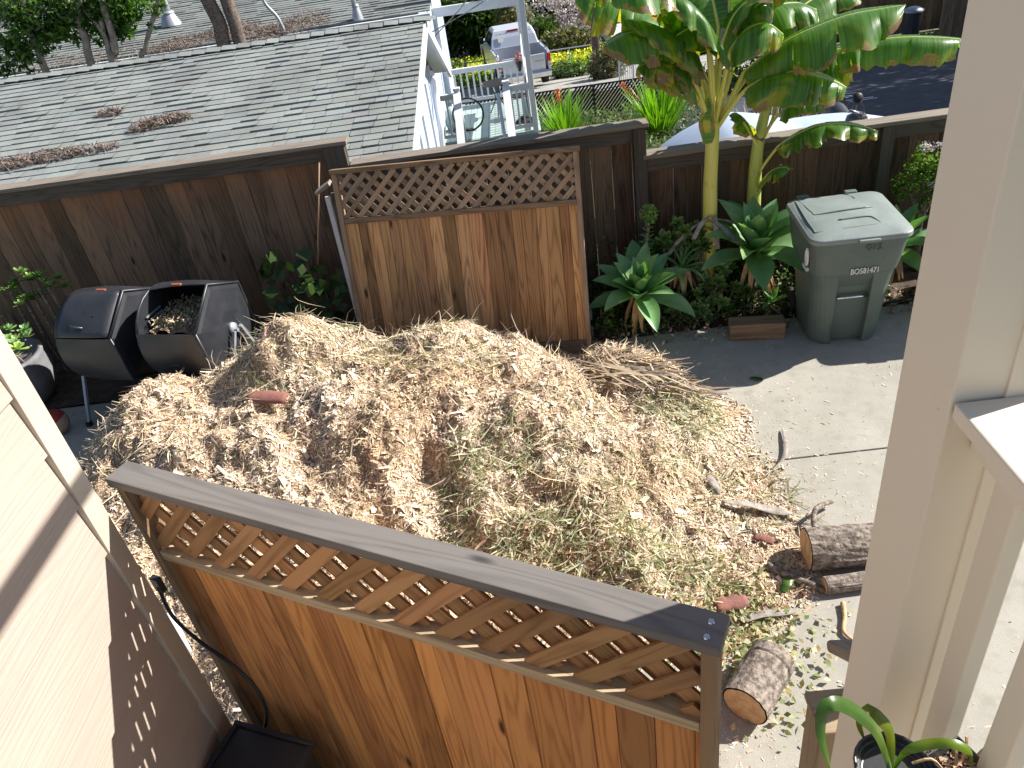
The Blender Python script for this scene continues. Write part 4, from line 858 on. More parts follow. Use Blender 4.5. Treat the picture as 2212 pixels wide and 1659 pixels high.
# low ground cover in the bed
n = 8500; x = rng.uniform(.45, 3.3, n); y = rng.uniform(6.52, 7.4, n); z = .03+.32*np.clip((y-6.5)/.9, 0, 1)*np.abs(rng.normal(size=n))+.10*rng.random(n); V, Fq = leafquads(np.stack([x, y, z], 1), .045, .55, up=.5)
tag(npmesh('ground_cover', V, Fq, 'foliage2', rng.uniform(.35, 1.1, (n, 1))), 'low green ground cover and weeds in the planting bed', 'ground cover', kind='stuff')
n = 1500; x = rng.uniform(.3, 6, n); y = rng.uniform(6.3, 6.75, n)+rng.normal(size=n)*.06; V, Fq = leafquads(np.stack([x, y, rng.uniform(.005, .05, n)], 1), .05, .45, up=1.0)
pal = np.array([(.30, .20, .12), (.42, .30, .2), (.2, .14, .09), (.5, .4, .28)]); tag(npmesh('dead_leaves', V, Fq, 'chips', pal[rng.integers(0, 4, n)]), 'dead brown leaves along the edge of the planting bed', 'dead leaves', kind='stuff')
# ---------------------------------------------------------------- bananas
def banana_leaf(parent, pet, mid, W, droop=(.9, 1.25), tear=.5, brown=.55, yel=.8, pr=.022, seed=1, name='leaf'):
    """pet: petiole points, mid: midrib points (both world); W half width"""
    random.seed(seed); PT = smooth_path(list(pet)+[mid[0]], 4); mb = MB(); M0 = smooth_path(mid, 10)
    allp = PT[:-1]+M0; k0 = len(PT); mb.tube(allp, [pr*(1-.25*i/k0) if i < k0 else pr*.7*(1-.9*(i-k0)/len(M0))+.002 for i in range(len(allp))], 7)
    mb.build('leaf_stalk', 'stem', parent=parent, smooth=True)
    # resample midrib
    L = [0]; 
    for a, b in zip(M0, M0[1:]): L.append(L[-1]+(b-a).length)
    n = max(24, int(L[-1]/.028)); P = []; j = 0
    for i in range(n+1):
        s_ = L[-1]*i/n
        while j < len(L)-2 and L[j+1] < s_: j += 1
        P.append(M0[j].lerp(M0[j+1], (s_-L[j])/max(1e-6, L[j+1]-L[j])))
    lf = MB(); dz = Vector((0, 0, -1))
    for sd in (-1, 1):
        i = 0
        while i < n:
            seg = random.randint(2, 7) if random.random() < tear else random.randint(9, 16); j2 = min(n, i+seg)
            dr = random.uniform(*droop)+random.gauss(0, .20); cv = random.uniform(.75, 1.25); sh = random.uniform(-.45, .60)*.7; wl = random.uniform(.86, 1.06); cp = random.uniform(.2, 1.0)
            rows = []; uvs = []
            for q in range(i, j2+1):
                f = q/n; d = (P[min(q+1, n)]-P[max(q-1, 0)]).normalized(); lat = d.cross(Vector((0, 0, 1)))
                lat = lat.normalized()*sd if lat.length > .05 else Vector((0, -1, 0))*sd
                env = min(1, (f/.16))**.55*min(1, ((1.0-f)/.22))**.5 if f < 1 else 0
                w_ = W*env*wl; row = []; uv = []; pos = P[q].copy(); K = 7; an = -.25*(1)+.0
                for k in range(K+1):
                    u = k/K; row.append(pos.copy()); uv.append((u, L[-1]*f+seed*3.7))
                    an2 = an+(dr+.25)*min(1, u*1.7*cv)+.05*math.sin(q*.9)*u
                    wav = math.sin((q-i)/(max(1, j2-i))*math.pi)*.16*cp*u
                    pos = pos+(lat*math.cos(an2)+dz*math.sin(an2)+d*(sh*u))*(w_/K)+lat*wav*.25
                    if k == K-1: pos = pos+Vector((random.gauss(0, 1), random.gauss(0, 1), random.gauss(0, 1)))*.009
                rows.append(row); uvs.append(uv)
            if len(rows) > 1: lf.grid(rows, uvs, t=(brown*random.uniform(.75, 1.3), yel*random.uniform(.3, 1.5), 1.0), flip=sd > 0)
            i = j2
    return lf.build(name, 'banana', parent=parent, smooth=True)
def pY(*a): return [AY(x, y, Y) for x, y, Y in a]
bt = thing('banana_plant', 'tall banana plant with a thick yellow stem and broad torn leaves', 'banana plant', (1.70, 7.1, 0))
q = AY(1533, 485, 7.05); crown = AY(1541, 262, 7.1)
mb = MB(); st = smooth_path([(q.x-.02, 7.05, 0), q, AY(1534, 400, 7.06), AY(1538, 320, 7.08), crown], 6)
mb.tube(st, [.075-.018*i/len(st) for i in range(len(st))], 16); mb.build('stem', 'stem', parent=bt, smooth=True)
mb = MB(); random.seed(5)
for k in range(5):                                        # dry sheaths at the foot
    a = q+Vector((random.uniform(-.05, .05), -.06, random.uniform(-.0, .12))); mb.grid([[a+Vector((dx*.5*f+x*.025, -.10*f*(1+.3*k), -.28*f*f+.12*f*(k % 2))) for x in (-1, 0, 1)] for f in [i/5 for i in range(6)] for dx in [(-.9+.45*k)]])
mb.build('dry_sheath', 'drygrey', parent=bt, smooth=True)
mb = MB(); a = AY(1528, 212, 7.0); mb.grid([[a+Vector((x*.055*(.3+math.sin(f*2.6)), -.03+.02*abs(x), -.40*f))+Vector((.01*math.sin(f*9), 0, 0)) for x in (-1, -.4, .3, 1)] for f in [i/8 for i in range(9)]], [[(.55+abs(x)*.5, f*.4) for x in (-1, -.4, .3, 1)] for f in [i/8 for i in range(9)]], t=(.6, 2.0, 1))
mb.build('folded_old_leaf', 'banana', parent=bt, smooth=True)
b_ = crown+Vector((0, 0, -.12))
BL = [ # petiole, midrib, W, droop, tear, brown, yellow
 ([b_, *pY((1512, 170, 7.1))], pY((1505, 90, 7.05), (1478, 20, 6.95), (1430, -35, 6.85), (1350, -50, 6.75), (1285, -20, 6.7)), .40, (1.0, 1.3), .5, .62, .9),
 ([b_, *pY((1530, 190, 7.2))], pY((1505, 125, 7.3), (1450, 62, 7.4), (1380, 18, 7.5), (1310, -8, 7.6), (1240, -20, 7.7)), .46, (1.15, 1.35), .6, .66, 1.6),
 ([b_, *pY((1520, 190, 7.1))], pY((1500, 130, 7.0), (1462, 85, 6.9), (1410, 55, 6.85), (1350, 42, 6.8)), .36, (1.15, 1.4), .6, .64, 1.2),
 ([b_, *pY((1548, 150, 7.2))], pY((1552, 60, 7.3), (1530, -30, 7.5), (1490, -110, 7.7)), .34, (.9, 1.3), .4, .4, .3),
 ([b_, *pY((1576, 170, 7.15))], pY((1592, 95, 7.2), (1620, 10, 7.15), (1680, -50, 7.0), (1750, -60, 6.9)), .36, (1.1, 1.45), .7, .55, .7),
 ([b_, *pY((1590, 190, 7.1))], pY((1606, 158, 7.1), (1660, 116, 7.05), (1713, 83, 7.0), (1775, 55, 6.95), (1837, 33, 6.9), (1905, 20, 6.85), (1956, 12, 6.8)), .42, (1.25, 1.45), .25, .50, .45),
 ([b_, *pY((1588, 220, 7.0))], pY((1612, 193, 6.95), (1655, 168, 6.9), (1707, 157, 6.85), (1754, 161, 6.8), (1800, 175, 6.75), (1829, 190, 6.72)), .37, (1.3, 1.5), .25, .60, .8),
 ([b_, *pY((1512, 218, 7.0))], pY((1496, 196, 7.0), (1465, 172, 6.95), (1432, 162, 6.9), (1405, 172, 6.85)), .26, (1.1, 1.4), .4, .55, .4),
 ([b_, *pY((1505, 190, 7.1))], pY((1490, 140, 7.15), (1460, 95, 7.2), (1420, 60, 7.25), (1370, 45, 7.3)), .34, (1.1, 1.4), .6, .62, .9),
 ([b_, *pY((1590, 130, 7.3))], pY((1640, 90, 7.4), (1700, 40, 7.55), (1770, -10, 7.7), (1850, -50, 7.9)), .30, (1.2, 1.4), .4, .45, .3),
 ([b_, *pY((1560, 110, 7.3))], pY((1575, 20, 7.4), (1585, -60, 7.5), (1640, -120, 7.6)), .32, (.8, 1.2), .4, .4, .3),
 ([b_, *pY((1580, 150, 7.2))], pY((1605, 60, 7.3), (1655, 20, 7.35), (1720, 8, 7.4), (1765, 22, 7.4)), .34, (1.2, 1.5), .6, .6, 1.1),
 ([b_, *pY((1518, 205, 7.0))], pY((1500, 140, 6.95), (1462, 92, 6.9), (1405, 70, 6.85), (1345, 76, 6.8), (1305, 100, 6.78)), .36, (1.2, 1.45), .6, .72, 1.0),
 ([b_, *pY((1515, 215, 6.95))], pY((1495, 168, 6.9), (1455, 140, 6.88), (1410, 132, 6.85), (1375, 150, 6.82)), .27, (1.2, 1.5), .7, .9, 1.0),
 ([b_, *pY((1562, 185, 7.0))], pY((1578, 110, 6.95), (1612, 66, 6.9), (1655, 52, 6.88), (1692, 75, 6.86)), .34, (1.2, 1.45), .6, .6, .9),
 ([b_, *pY((1535, 180, 7.0))], pY((1530, 110, 6.9), (1512, 50, 6.85), (1478, 5, 6.8), (1430, -15, 6.75)), .42, (1.2, 1.45), .5, .62, .6),
 ([b_, *pY((1552, 180, 7.15))], pY((1562, 95, 7.2), (1585, 35, 7.2), (1625, 0, 7.2), (1670, 0, 7.2)), .38, (1.2, 1.45), .5, .6, .8),
 ([b_, *pY((1590, 200, 7.3))], pY((1630, 150, 7.35), (1680, 120, 7.4), (1735, 118, 7.4), (1780, 140, 7.4)), .32, (1.2, 1.45), .5, .6, .6),
 ([b_, *pY((1540, 170, 7.0))], pY((1528, 80, 6.95), (1500, 60, 6.9), (1460, 80, 6.85), (1430, 110, 6.8)), .24, (1.1, 1.4), .5, .5, .6),
]
for k, (pt, md, W, dr, te, br, ye) in enumerate(BL): banana_leaf(bt, pt, md, W, dr, te, br, ye, seed=k+3)
bt2 = thing('banana_plant', 'second banana plant, shorter, standing just right of the tall one', 'banana plant', (2.15, 7.25, 0))
c0 = AY(1655, 235, 7.25); q = AY(1628, 440, 7.2); mb = MB(); st = smooth_path([(q.x, 7.2, 0), q, AY(1632, 360, 7.22), AY(1640, 300, 7.24), c0], 6)
mb.tube(st, [.075-.030*i/len(st) for i in range(len(st))], 14, t=(.72, .85, .8)); mb.build('stem', 'stem', parent=bt2, smooth=True)
c1 = AY(1638, 320, 7.2)
BL2 = [([c1, *pY((1668, 260, 7.3), (1690, 190, 7.4))], pY((1740, 140, 7.4), (1800, 112, 7.35), (1864, 95, 7.3), (1925, 84, 7.25), (1990, 81, 7.2), (2070, 85, 7.15), (2110, 95, 7.1)), .30, (1.35, 1.5), .8, .62, .35),
 ([AY(1630, 390, 7.2), *pY((1655, 350, 7.15))], pY((1680, 318, 7.1), (1712, 296, 7.05), (1768, 272, 7.0), (1823, 268, 6.95), (1868, 275, 6.9), (1895, 284, 6.88)), .19, (1.3, 1.5), .8, .62, 1.6),
 ([c1, *pY((1665, 270, 7.25))], pY((1685, 245, 7.25), (1715, 222, 7.2), (1750, 215, 7.2), (1775, 225, 7.2)), .18, (1.2, 1.5), .4, .5, .5),
 ([c1, *pY((1650, 250, 7.3))], pY((1670, 190, 7.35), (1720, 150, 7.4), (1790, 140, 7.4), (1840, 155, 7.4)), .24, (1.2, 1.5), .5, .62, 1.2),
 ([AY(1628, 420, 7.2)], pY((1640, 400, 7.15), (1665, 372, 7.1), (1690, 362, 7.05), (1705, 366, 7.0)), .15, (.9, 1.3), .3, .5, .8),
 ([c1], pY((1622, 290, 7.2), (1605, 262, 7.15), (1590, 245, 7.1), (1575, 250, 7.1)), .12, (1.2, 1.5), .3, .6, 1.2)]
for k, (pt, md, W, dr, te, br, ye) in enumerate(BL2): banana_leaf(bt2, pt, md, W, dr, te, br, ye, pr=.016, seed=k+40)
# ---------------------------------------------------------------- garage with shingle roof beyond the fence
def shingles(name, parent, x0, x1, E, Rg, expo, m='shingle', tabw=(.14, .34), mult=1.0, th=.015, seed=3):
    """E, Rg = (Y, z) of eave and ridge"""
    random.seed(seed); mb = MB(); e = Vector((0, *E)); r = Vector((0, *Rg)); d = (r-e); L = d.length; d.normalize(); nrm = Vector((0, -d.z, d.y)); nrm = nrm if nrm.z > 0 else -nrm
    mb.face([Vector((x, 0, 0))+p for x, p in ((x0, e), (x1, e), (x1, r), (x0, r))]); n = int(L/expo)+1
    for i in range(n):
        a = i*expo; b = min(L, (i+1)*expo+.01); x = x0-random.uniform(0, .2)
        while x < x1:
            w_ = random.uniform(*tabw); xa, xb = max(x, x0), min(x+w_-.004, x1)
            if xb > xa:
                h = th*random.choice((.7, 1, 1.5)); j = random.uniform(-.006, .004); P0 = e+d*(a+j)+nrm*(h+.003); P1 = e+d*b+nrm*.004; Pb = e+d*(a+j)
                t_ = rt(.90, 1.10)*mult; t_ = (t_*rt(.97, 1.03), t_, t_*rt(.97, 1.04)); X = lambda x_, p: Vector((x_, p.y, p.z))
                b0 = mb.idx([X(xa, P0), X(xb, P0), X(xb, P1), X(xa, P1), X(xa, Pb), X(xb, Pb)])
                mb.f_((b0, b0+1, b0+2, b0+3), ((0, 0),)*4, t_); mb.f_((b0+4, b0+5, b0+1, b0), ((0, 0),)*4, t_)
            x += w_
    o = mb.build(name, m, parent=parent); return o
gar = thing('garage', 'low garage with grey green shingle roof and pale blue walls just beyond the fence', 'garage', (-5.2, 10.8, 0))
GE, GRd, GB_ = (7.82, 1.675), (11.35, 2.41), (14.0, 1.23)
rf = shingles('roof', gar, -10.5, -1.18, GE, GRd, .143, mult=1.0)
mb = MB(); random.seed(8); x = -10.5
while x < -1.25:                                          # ridge caps
    h = .012+random.uniform(0, .006); mb.grid([[Vector((xx, 11.35+dy, 2.425+hh-abs(dy)*.25)) for dy in (-.13, 0, .13)] for xx, hh in ((x, h+.02), (x+.30, h))], t=rt(.85, 1.1)); x += random.uniform(.19, .22)
mb.build('ridge_cap', 'shingle', parent=rf)
sh2 = MB(); sh2.face([Vector((-10.5, *GRd)), Vector((-1.18, *GRd)), Vector((-1.18, *GB_)), Vector((-10.5, *GB_))], t=.9); sh2.build('rear_slope', 'shingle', parent=rf)
def slab(mb, x0, x1, a, b, dp, t=1.0):                    # sloping fascia: (Y,z) a->b, depth dp
    mb.prism([(a[0], a[1]), (b[0], b[1]), (b[0], b[1]-dp), (a[0], a[1]-dp)], lambda p: Vector((x0, p[0], p[1])), lambda p: Vector((x1, p[0], p[1])), t)
mb = MB(); slab(mb, -1.20, -1.155, (GE[0], GE[1]-.005), (GRd[0], GRd[1]-.005), .15); mb.build('bargeboard', 'white', parent=gar)
mb = MB(); slab(mb, -1.20, -1.155, (GRd[0], GRd[1]-.005), (GB_[0], GB_[1]-.005), .15); mb.build('bargeboard', 'white', parent=gar)
mb = MB(); slab(mb, -1.44, -1.202, (GE[0], GE[1]-.03), (GRd[0], GRd[1]-.03), .025); slab(mb, -1.44, -1.202, (GRd[0], GRd[1]-.03), (GB_[0], GB_[1]-.03), .025); mb.build('soffit', 'white', parent=gar)
mb = MB(); mb.box((-5.85, 7.84, 1.56), (9.3, .03, .16), la=0); mb.build('eave_board', 'rail_old', parent=gar)
mb = MB(); mb.prism([(8.1, -1.2), (13.2, -1.2), (13.2, 1.54), (11.35, 2.32), (8.1, 1.68)], lambda p: Vector((-10, p[0], p[1])), lambda p: Vector((-1.45, p[0], p[1]))); mb.build('wall', 'bluewall', parent=gar)
random.seed(4)
for y, w_ in ((8.3, .12), (8.75, .05), (9.15, .05), (9.6, .10), (10.6, .05), (11.3, .09), (12.3, .07), (13.12, .16)):
    mb = MB(); mb.box((-1.44, y, .2), (.04, w_, 2.4 if y < 13 else 2.6), la=2); mb.build('wall_trim', 'white', parent=gar)
mb = MB(); mb.bar((-1.42, 9.65, 1.32), (-1.42, 11.35, 1.32), .05, .09); mb.build('door_header', 'white', parent=gar)
mb = MB(); mb.box((-1.32, 9.9, 1.02), (.16, .22, .13)); mb.build('wall_lamp', 'dark_metal', parent=gar)
mb = MB(); mb.tube(smooth_path([(-1.36, 12.9, 1.35), (-1.36, 12.9, 1.05), (-1.33, 12.5, .75), (-1.36, 12.45, .4), (-1.36, 12.45, -.6)], 5), .045, 8); mb.build('downpipe', 'white', parent=gar, smooth=True)
# roof debris
def roof_z(Y, E, Rg): f = (Y-E[0])/(Rg[0]-E[0]); return E[1]+(Rg[1]-E[1])*f
def litter(label, spots, E, Rg, n, L=.05):
    Ls = []
    for cx_, cy_, rx, ry, fr in spots:
        sk = lambda x, y: np.array([roof_z(b, E, Rg)+.012 for b in np.atleast_1d(y)])
        Ls.append(blades(int(n*fr), cx_, cy_, rx, ry, L, .009, [(1, 1, 1), (1.35, 1.3, 1.3), (.7, .65, .62), (1.1, .95, .8)], .02, .8, hfun=sk)); Ls.append(blades(int(n*fr*.02)+4, cx_, cy_, rx*1.3, ry*1.3, L*5, .006, [(1.1, 1, .9)], .02, .3, hfun=sk))
    V, Fq, C = merge(Ls); tag(npmesh('roof_litter', V, Fq, 'litter', C), label, 'leaf litter', kind='stuff')
def onroof(x, y, E, Rg):                                  # sight line meets the roof plane
    r = ray(x, y); r = r/r[1]; s_ = (Rg[1]-E[1])/(Rg[0]-E[0]); Y = (E[1]-s_*E[0]-CH)/(r[2]-s_); return r[0]*Y, Y
g = lambda x, y: onroof(x, y, GE, GRd)
a = g(45, 355); b = g(120, 342); c = g(200, 328); d = g(240, 250); e_ = g(350, 268); h = g(310, 280); i_ = g(385, 262); j = g(10, 362)
litter('heap of brown twigs and dead leaves low on the near garage roof', [(*a, .38, .14, 1), (*b, .35, .12, 1), (*c, .34, .09, .6), (*j, .3, .12, .6)], GE, GRd, 800)
litter('small patch of dead twigs in the middle of the near garage roof', [(*d, .17, .09, .4)], GE, GRd, 900)
litter('oval patch of dead twigs right of the small patch on the near garage roof', [(*e_, .28, .13, 1), (*h, .16, .11, .5), (*i_, .18, .10, .4)], GE, GRd, 900)
# ---------------------------------------------------------------- long house behind with deck
ho = thing('long_house', 'long pale blue house with a grey shingle roof and white gutter behind the trees', 'house', (-12, 17.5, -1.3))
HE, HR = (15.75, 1.92), (19.2, 2.48)
rf = shingles('roof', ho, -26, -1.50, HE, HR, .143, mult=.88, tabw=(.2, .5), seed=9)
mb = MB(); mb.face([Vector((-26, *HR)), Vector((-1.5, *HR)), Vector((-1.5, 22.6, 1.7)), Vector((-26, 22.6, 1.7))]); mb.build('rear_slope', 'shingle', parent=rf)
mb = MB(); mb.box((-13.75, HE[0]-.06, HE[1]-.09), (24.5, .12, .13), la=0); mb.build('gutter', 'white', parent=ho)
mb = MB(); mb.prism([(16.35, -2.6), (22.2, -2.6), (22.2, 1.6), (19.2, 2.34), (16.35, 1.88)], lambda p: Vector((-25, p[0], p[1])), lambda p: Vector((-1.8, p[0], p[1]))); mb.build('wall', 'bluewall', parent=ho)
for y, w_ in ((16.42, .14), (17.2, .09), (18.2, .09), (19.4, .10)):
    mb = MB(); mb.box((-1.785, y, .45), (.035, w_, 2.5), la=2); mb.build('wall_trim', 'white', parent=ho)
mb = MB(); mb.box((-1.80, 17.7, .5), (.03, .9, 2.0)); mb.build('door', 'white', parent=ho)
mb = MB(); mb.box((-1.785, 17.7, 1.0), (.03, .5, .7)); mb.build('door_glass', 'glass', parent=ho)
g = lambda x, y: onroof(x, y, HE, HR)
def vent(label, x, y, h, r, m='gray_metal'):
    X, Y = g(x, y); z = roof_z(Y, HE, HR); t = thing('vent_pipe', label, 'vent pipe', (X, Y, z)); mb = MB(); mb.lathe([(r*2.4, 0), (r*2.3, .03), (r*1.3, .22)], (X, Y, z), 18); mb.build('flashing', m, parent=t, smooth=True)
    mb = MB(); mb.tube([(X, Y, z), (X-.04, Y, z+h)], r, 14); mb.build('pipe', m, parent=t, smooth=True)
    mb = MB(); mb.lathe([(r*1.5, 0), (r*1.5, .03), (r, .05)], (X, Y, z+.22), 16); mb.build('collar', m, parent=t, smooth=True)
vent('fat grey vent pipe on the far roof between the thin tree and the big trunks', 371, 55, .95, .09)
vent('slim grey vent pipe at the right of the far roof', 774, 43, .8, .045)
X, Y = g(616, 72); z = roof_z(Y, HE, HR); t = thing('satellite_dish', 'grey satellite dish on a bent arm standing on the far roof', 'satellite dish', (X, Y, z))
mb = MB(); mb.tube(smooth_path([(X, Y, z), (X-.06, Y, z+.28), (X-.22, Y, z+.55), (X-.26, Y, z+.9)], 5), .03, 8); mb.build('arm', 'gray_metal', parent=t, smooth=True)
mb = MB(); mb.lathe([(0, 0), (.18, .02), (.30, .09)], (X-.2, Y, z+.98), 22, Matrix.Rotation(-1.2, 3, 'X')); mb.build('dish', 'gray_metal', parent=t, smooth=True)
mb = MB(); mb.tube([(X-.10, Y-.06, z+.62), (X+.42, Y, z+.88)], .02, 6); mb.build('feed_arm', 'gray_metal', parent=t)
mb = MB(); mb.box((X, Y, z+.02), (.16, .16, .03)); mb.build('base_plate', 'gray_metal', parent=t)
sp = [(*g(x, y), rx, ry, f) for x, y, rx, ry, f in ((420, 90, .7, .35, 1), (500, 68, .6, .35, .9), (560, 75, .7, .35, 1.2), (640, 60, .7, .35, .8), (660, 42, .5, .3, .4), (360, 108, .5, .2, .5), (590, 92, .5, .2, .5))]
litter('long drift of dead twigs on the far roof around the satellite dish', sp, HE, HR, 1300, .07)
litter('dark leaf litter on the far roof behind the pale tree trunks', [(*g(x, y), 1.2, .5, .4) for x, y in ((200, 130), (120, 140), (260, 118))], HE, HR, 900, .05)
# deck ------------------------------------------------------------
dk = thing('deck', 'raised pale green deck with white railings, posts and stairs beyond the fence', 'deck', (-.8, 17.9, -1.6))
DZ = -.72; random.seed(6)
mb = MB(); x = -1.78
while x < .2: mb.box((x+.07, 17.85, DZ-.02), (.134, 2.9, .04), t=rt(.93, 1.05), la=1); x += .14
mb.build('floor_boards', 'deck', parent=dk)
def dbox(n_, c, s_, m='white', t=1.0): mb = MB(); mb.box(c, s_, t=t); return mb.build(n_, m, parent=dk, bevel=.004)
dbox('front_beam', (-.78, 16.39, DZ-.10), (2.0, .04, .18), 'deck'); dbox('side_beam', (.215, 17.85, DZ-.10), (.04, 2.9, .18), 'deck')
for x in (-1.75, .15):
    for y in (16.5, 19.2): dbox('support', (x, y, -1.5), (.1, .1, 1.3))
def railing(p, q_, nb, zt=.95, z0=None, lbl=None):
    p, q_ = Vector(p), Vector(q_); mb = MB(); mb.bar(p+Vector((0, 0, zt)), q_+Vector((0, 0, zt)), .09, .04); mb.build('top_rail', 'white', parent=dk)
    mb = MB(); mb.bar(p+Vector((0, 0, zt-.06)), q_+Vector((0, 0, zt-.06)), .04, .07, t=.95); mb.build('rail', 'white', parent=dk)
    mb = MB(); mb.bar(p+Vector((0, 0, .12)), q_+Vector((0, 0, .12)), .05, .07); mb.build('bottom_rail', 'white', parent=dk)
    for i in range(nb):
        c = p.lerp(q_, (i+.5)/nb); mb = MB(); mb.box(c+Vector((0, 0, (zt-.1+.12)/2)), (.038, .038, zt-.2)); mb.build('baluster', 'white', parent=dk)
railing((-1.76, 19.27, DZ), (.18, 19.27, DZ), 13, .84); railing((-1.78, 16.42, DZ), (-1.33, 16.42, DZ), 3); railing((-.27, 16.42, DZ), (.18, 16.42, DZ), 4); railing((.19, 16.5, DZ), (.19, 19.2, DZ), 15, .9)
dbox('post', (.215, 16.42, .9), (.11, .11, 3.3)); dbox('post', (.17, 19.3, .35), (.11, .11, 2.2)); dbox('post', (-1.76, 19.35, .35), (.11, .11, 2.2))
dbox('header', (-.75, 19.3, 1.40), (2.15, .10, .20)); dbox('header', (.20, 17.9, 2.3), (.10, 3.4, .20)); dbox('rafter', (-.8, 16.42, 2.5), (2.2, .10, .2))
dbox('newel', (-1.31, 16.42, DZ+.5), (.11, .11, 1.05)); dbox('newel', (-.30, 16.42, DZ+.5), (.11, .11, 1.05))
for x in (-1.31, -.30):
    dbox('newel_cap', (x, 16.42, DZ+1.05), (.14, .14, .05))
    mb = MB(); mb.bar((x, 16.36, DZ+.98), (x+.02, 15.05, DZ+.20), .15, .04); mb.build('stair_handrail', 'white', parent=dk); dbox('stair_post', (x+.02, 15.1, DZ-.45), (.09, .09, 1.3))
mb = MB(); mb.bar((-.48, 16.36, DZ+.85), (-.42, 15.2, DZ+.15), .07, .05); mb.build('stair_handrail', 'white', parent=dk)
for k in range(4): dbox('stair_tread', (-.8, 16.22-.27*k, DZ-.18*(k+1)), (.95, .28, .04), 'deck')
dbox('door_mat', (-1.35, 17.15, DZ+.008), (.42, .18, .012), 'cutwood', .45)
mb = MB(); mb.bar((.10, 16.6, .55), (.14, 18.8, .55), .02, .45, t=.98); mb.build('shingled_cheek', 'white', parent=dk)
# things on the deck
t = thing('bistro_table', 'round bistro table with a thin grey top on the deck', 'table', (-.55, 18.1, DZ)); mb = MB(); mb.lathe([(0, .70), (.33, .70), (.34, .69), (.33, .675), (0, .675)], (-.55, 18.1, DZ), 28); mb.build('table_top', 'rail_old', parent=t)
for k in range(3):
    a = k*2.1+.4; mb = MB(); mb.tube(smooth_path([(-.55+.26*math.cos(a), 18.1+.26*math.sin(a), DZ+.67), (-.55+.05*math.cos(a), 18.1+.05*math.sin(a), DZ+.4), (-.55+.26*math.cos(a), 18.1+.26*math.sin(a), DZ)], 5), .013, 6); mb.build('leg', 'dark_metal', parent=t, smooth=True)
t = thing('wheel_hoop', 'black bicycle wheel leaning on the deck beside the left newel', 'wheel', (-1.15, 16.95, DZ)); c = Vector((-1.2, 17.1, DZ+.34)); mb = MB()
mb.tube([c+Vector((.33*math.cos(a), .05*math.sin(a), .33*math.sin(a))) for a in [6.2832*k/36 for k in range(37)]], .02, 8, cap=False); mb.build('tyre', 'rubber', parent=t, smooth=True); mb = MB()
for k in range(12): a = 6.2832*k/12; mb.tube([c, c+Vector((.31*math.cos(a), .05*math.sin(a), .31*math.sin(a)))], .002, 4)
mb.build('spokes', 'chrome', parent=t)
t = thing('bistro_chair', 'black metal bistro chair at the right of the deck by the post', 'chair', (-.05, 17.6, DZ)); c = Vector((-.08, 17.7, DZ))
mb = MB(); mb.lathe([(0, .45), (.19, .45), (.2, .43), (0, .42)], c, 20); mb.build('seat', 'dark_metal', parent=t)
mb = MB(); mb.tube(smooth_path([c+Vector((.18, -.15, .43)), c+Vector((.2, -.13, .8)), c+Vector((.2, 0, .95)), c+Vector((.2, .13, .8)), c+Vector((.18, .15, .43))], 6), .012, 6); mb.build('back_frame', 'dark_metal', parent=t, smooth=True)
for dx, dy in ((-.15, -.15), (-.15, .15), (.17, -.15), (.17, .15)): mb = MB(); mb.tube([c+Vector((dx, dy, .44)), c+Vector((dx*1.2, dy*1.2, 0))], .011, 6); mb.build('leg', 'dark_metal', parent=t)
t = thing('flower_pot', 'small dark pot of dry pinkish flowers on the deck rail', 'flower pot', (.02, 19.1, .1)); c = Vector((.03, 19.2, .12)); mb = MB(); mb.lathe([(.0, -.22), (.03, -.22), (.08, 0), (.0, 0)], c, 14); mb.build('pot', 'dark_metal', parent=t, smooth=True)
P = rng.normal(size=(160, 3))*np.array([.05, .04, .06])+np.array([c.x, c.y, c.z+.09]); V, Fq = leafquads(P, .05, .8); npmesh('flowers', V, Fq, 'blossom', np.array([[.75, .45, .42]]), parent=t)
t = thing('seat_cushion', 'dark crumpled cushion lying on the deck behind the front railing', 'cushion', (-.05, 16.9, DZ)); mb = MB()
mb.grid([[Vector((-.22+.05*i, 16.8+.06*j, DZ+.04+.16*math.sin(math.pi*i/9)*math.sin(math.pi*j/6)+.04*mnoise.noise(Vector((i*.8, j*.8, 1))))) for j in range(7)] for i in range(10)]); mb.build('cover', 'rubber', parent=t, smooth=True)
t = thing('plastic_bag', 'pale teal plastic bag on the deck against the house wall', 'bag', (-1.6, 17.3, DZ)); mb = MB()
mb.lathe([(0, 0), (.12, .02), (.15, .2), (.11, .42), (.04, .5), (0, .5)], (-1.58, 17.3, DZ), 14); o_ = mb.build('bag_body', 'deck', parent=t, smooth=True)
for v in o_.data.vertices: v.co += Vector((mnoise.noise(v.co*9), mnoise.noise(v.co*9+Vector((5, 0, 0))), 0))*.05
# ---------------------------------------------------------------- trees between the roofs
def trunk_tube(mb, pts, r0, r1, n=9):
    P = smooth_path(pts, 6); mb.tube([p+Vector((mnoise.noise(p*3)*.02, 0, 0)) for p in P], [r0+(r1-r0)*i/len(P) for i in range(len(P))], n)
def tree(label, trunks, blobs, n, size, m='foliage', bark='trunk', name='tree', lo=.5, hi=1.6, asp=.4):
    b = trunks[0][0][0]; t = thing(name, label, 'tree', (b[0], b[1], TZ(b[0], b[1])))
    for pts, r0, r1 in trunks: mb = MB(); trunk_tube(mb, [Vector(p) for p in pts], r0, r1); mb.build('trunk', bark, parent=t, smooth=True)
    if blobs: leafcloud('crown', blobs, n, size, m, parent=t, asp=asp, lo=lo, hi=hi)
    return t
def TP(Y, *px): return [AY(x, y, Y) for x, y in px]
def gnd(p): return Vector((p[0], p[1], TZ(p[0], p[1])))
def tr(Y, *px): P = TP(Y, *px); d = P[1]-P[0]; b = P[0]-d*((P[0].z-TZ(0, Y))/d.z); b.x = P[0].x+(b.x-P[0].x)*.5; return [b]+P
Yt = 14.7
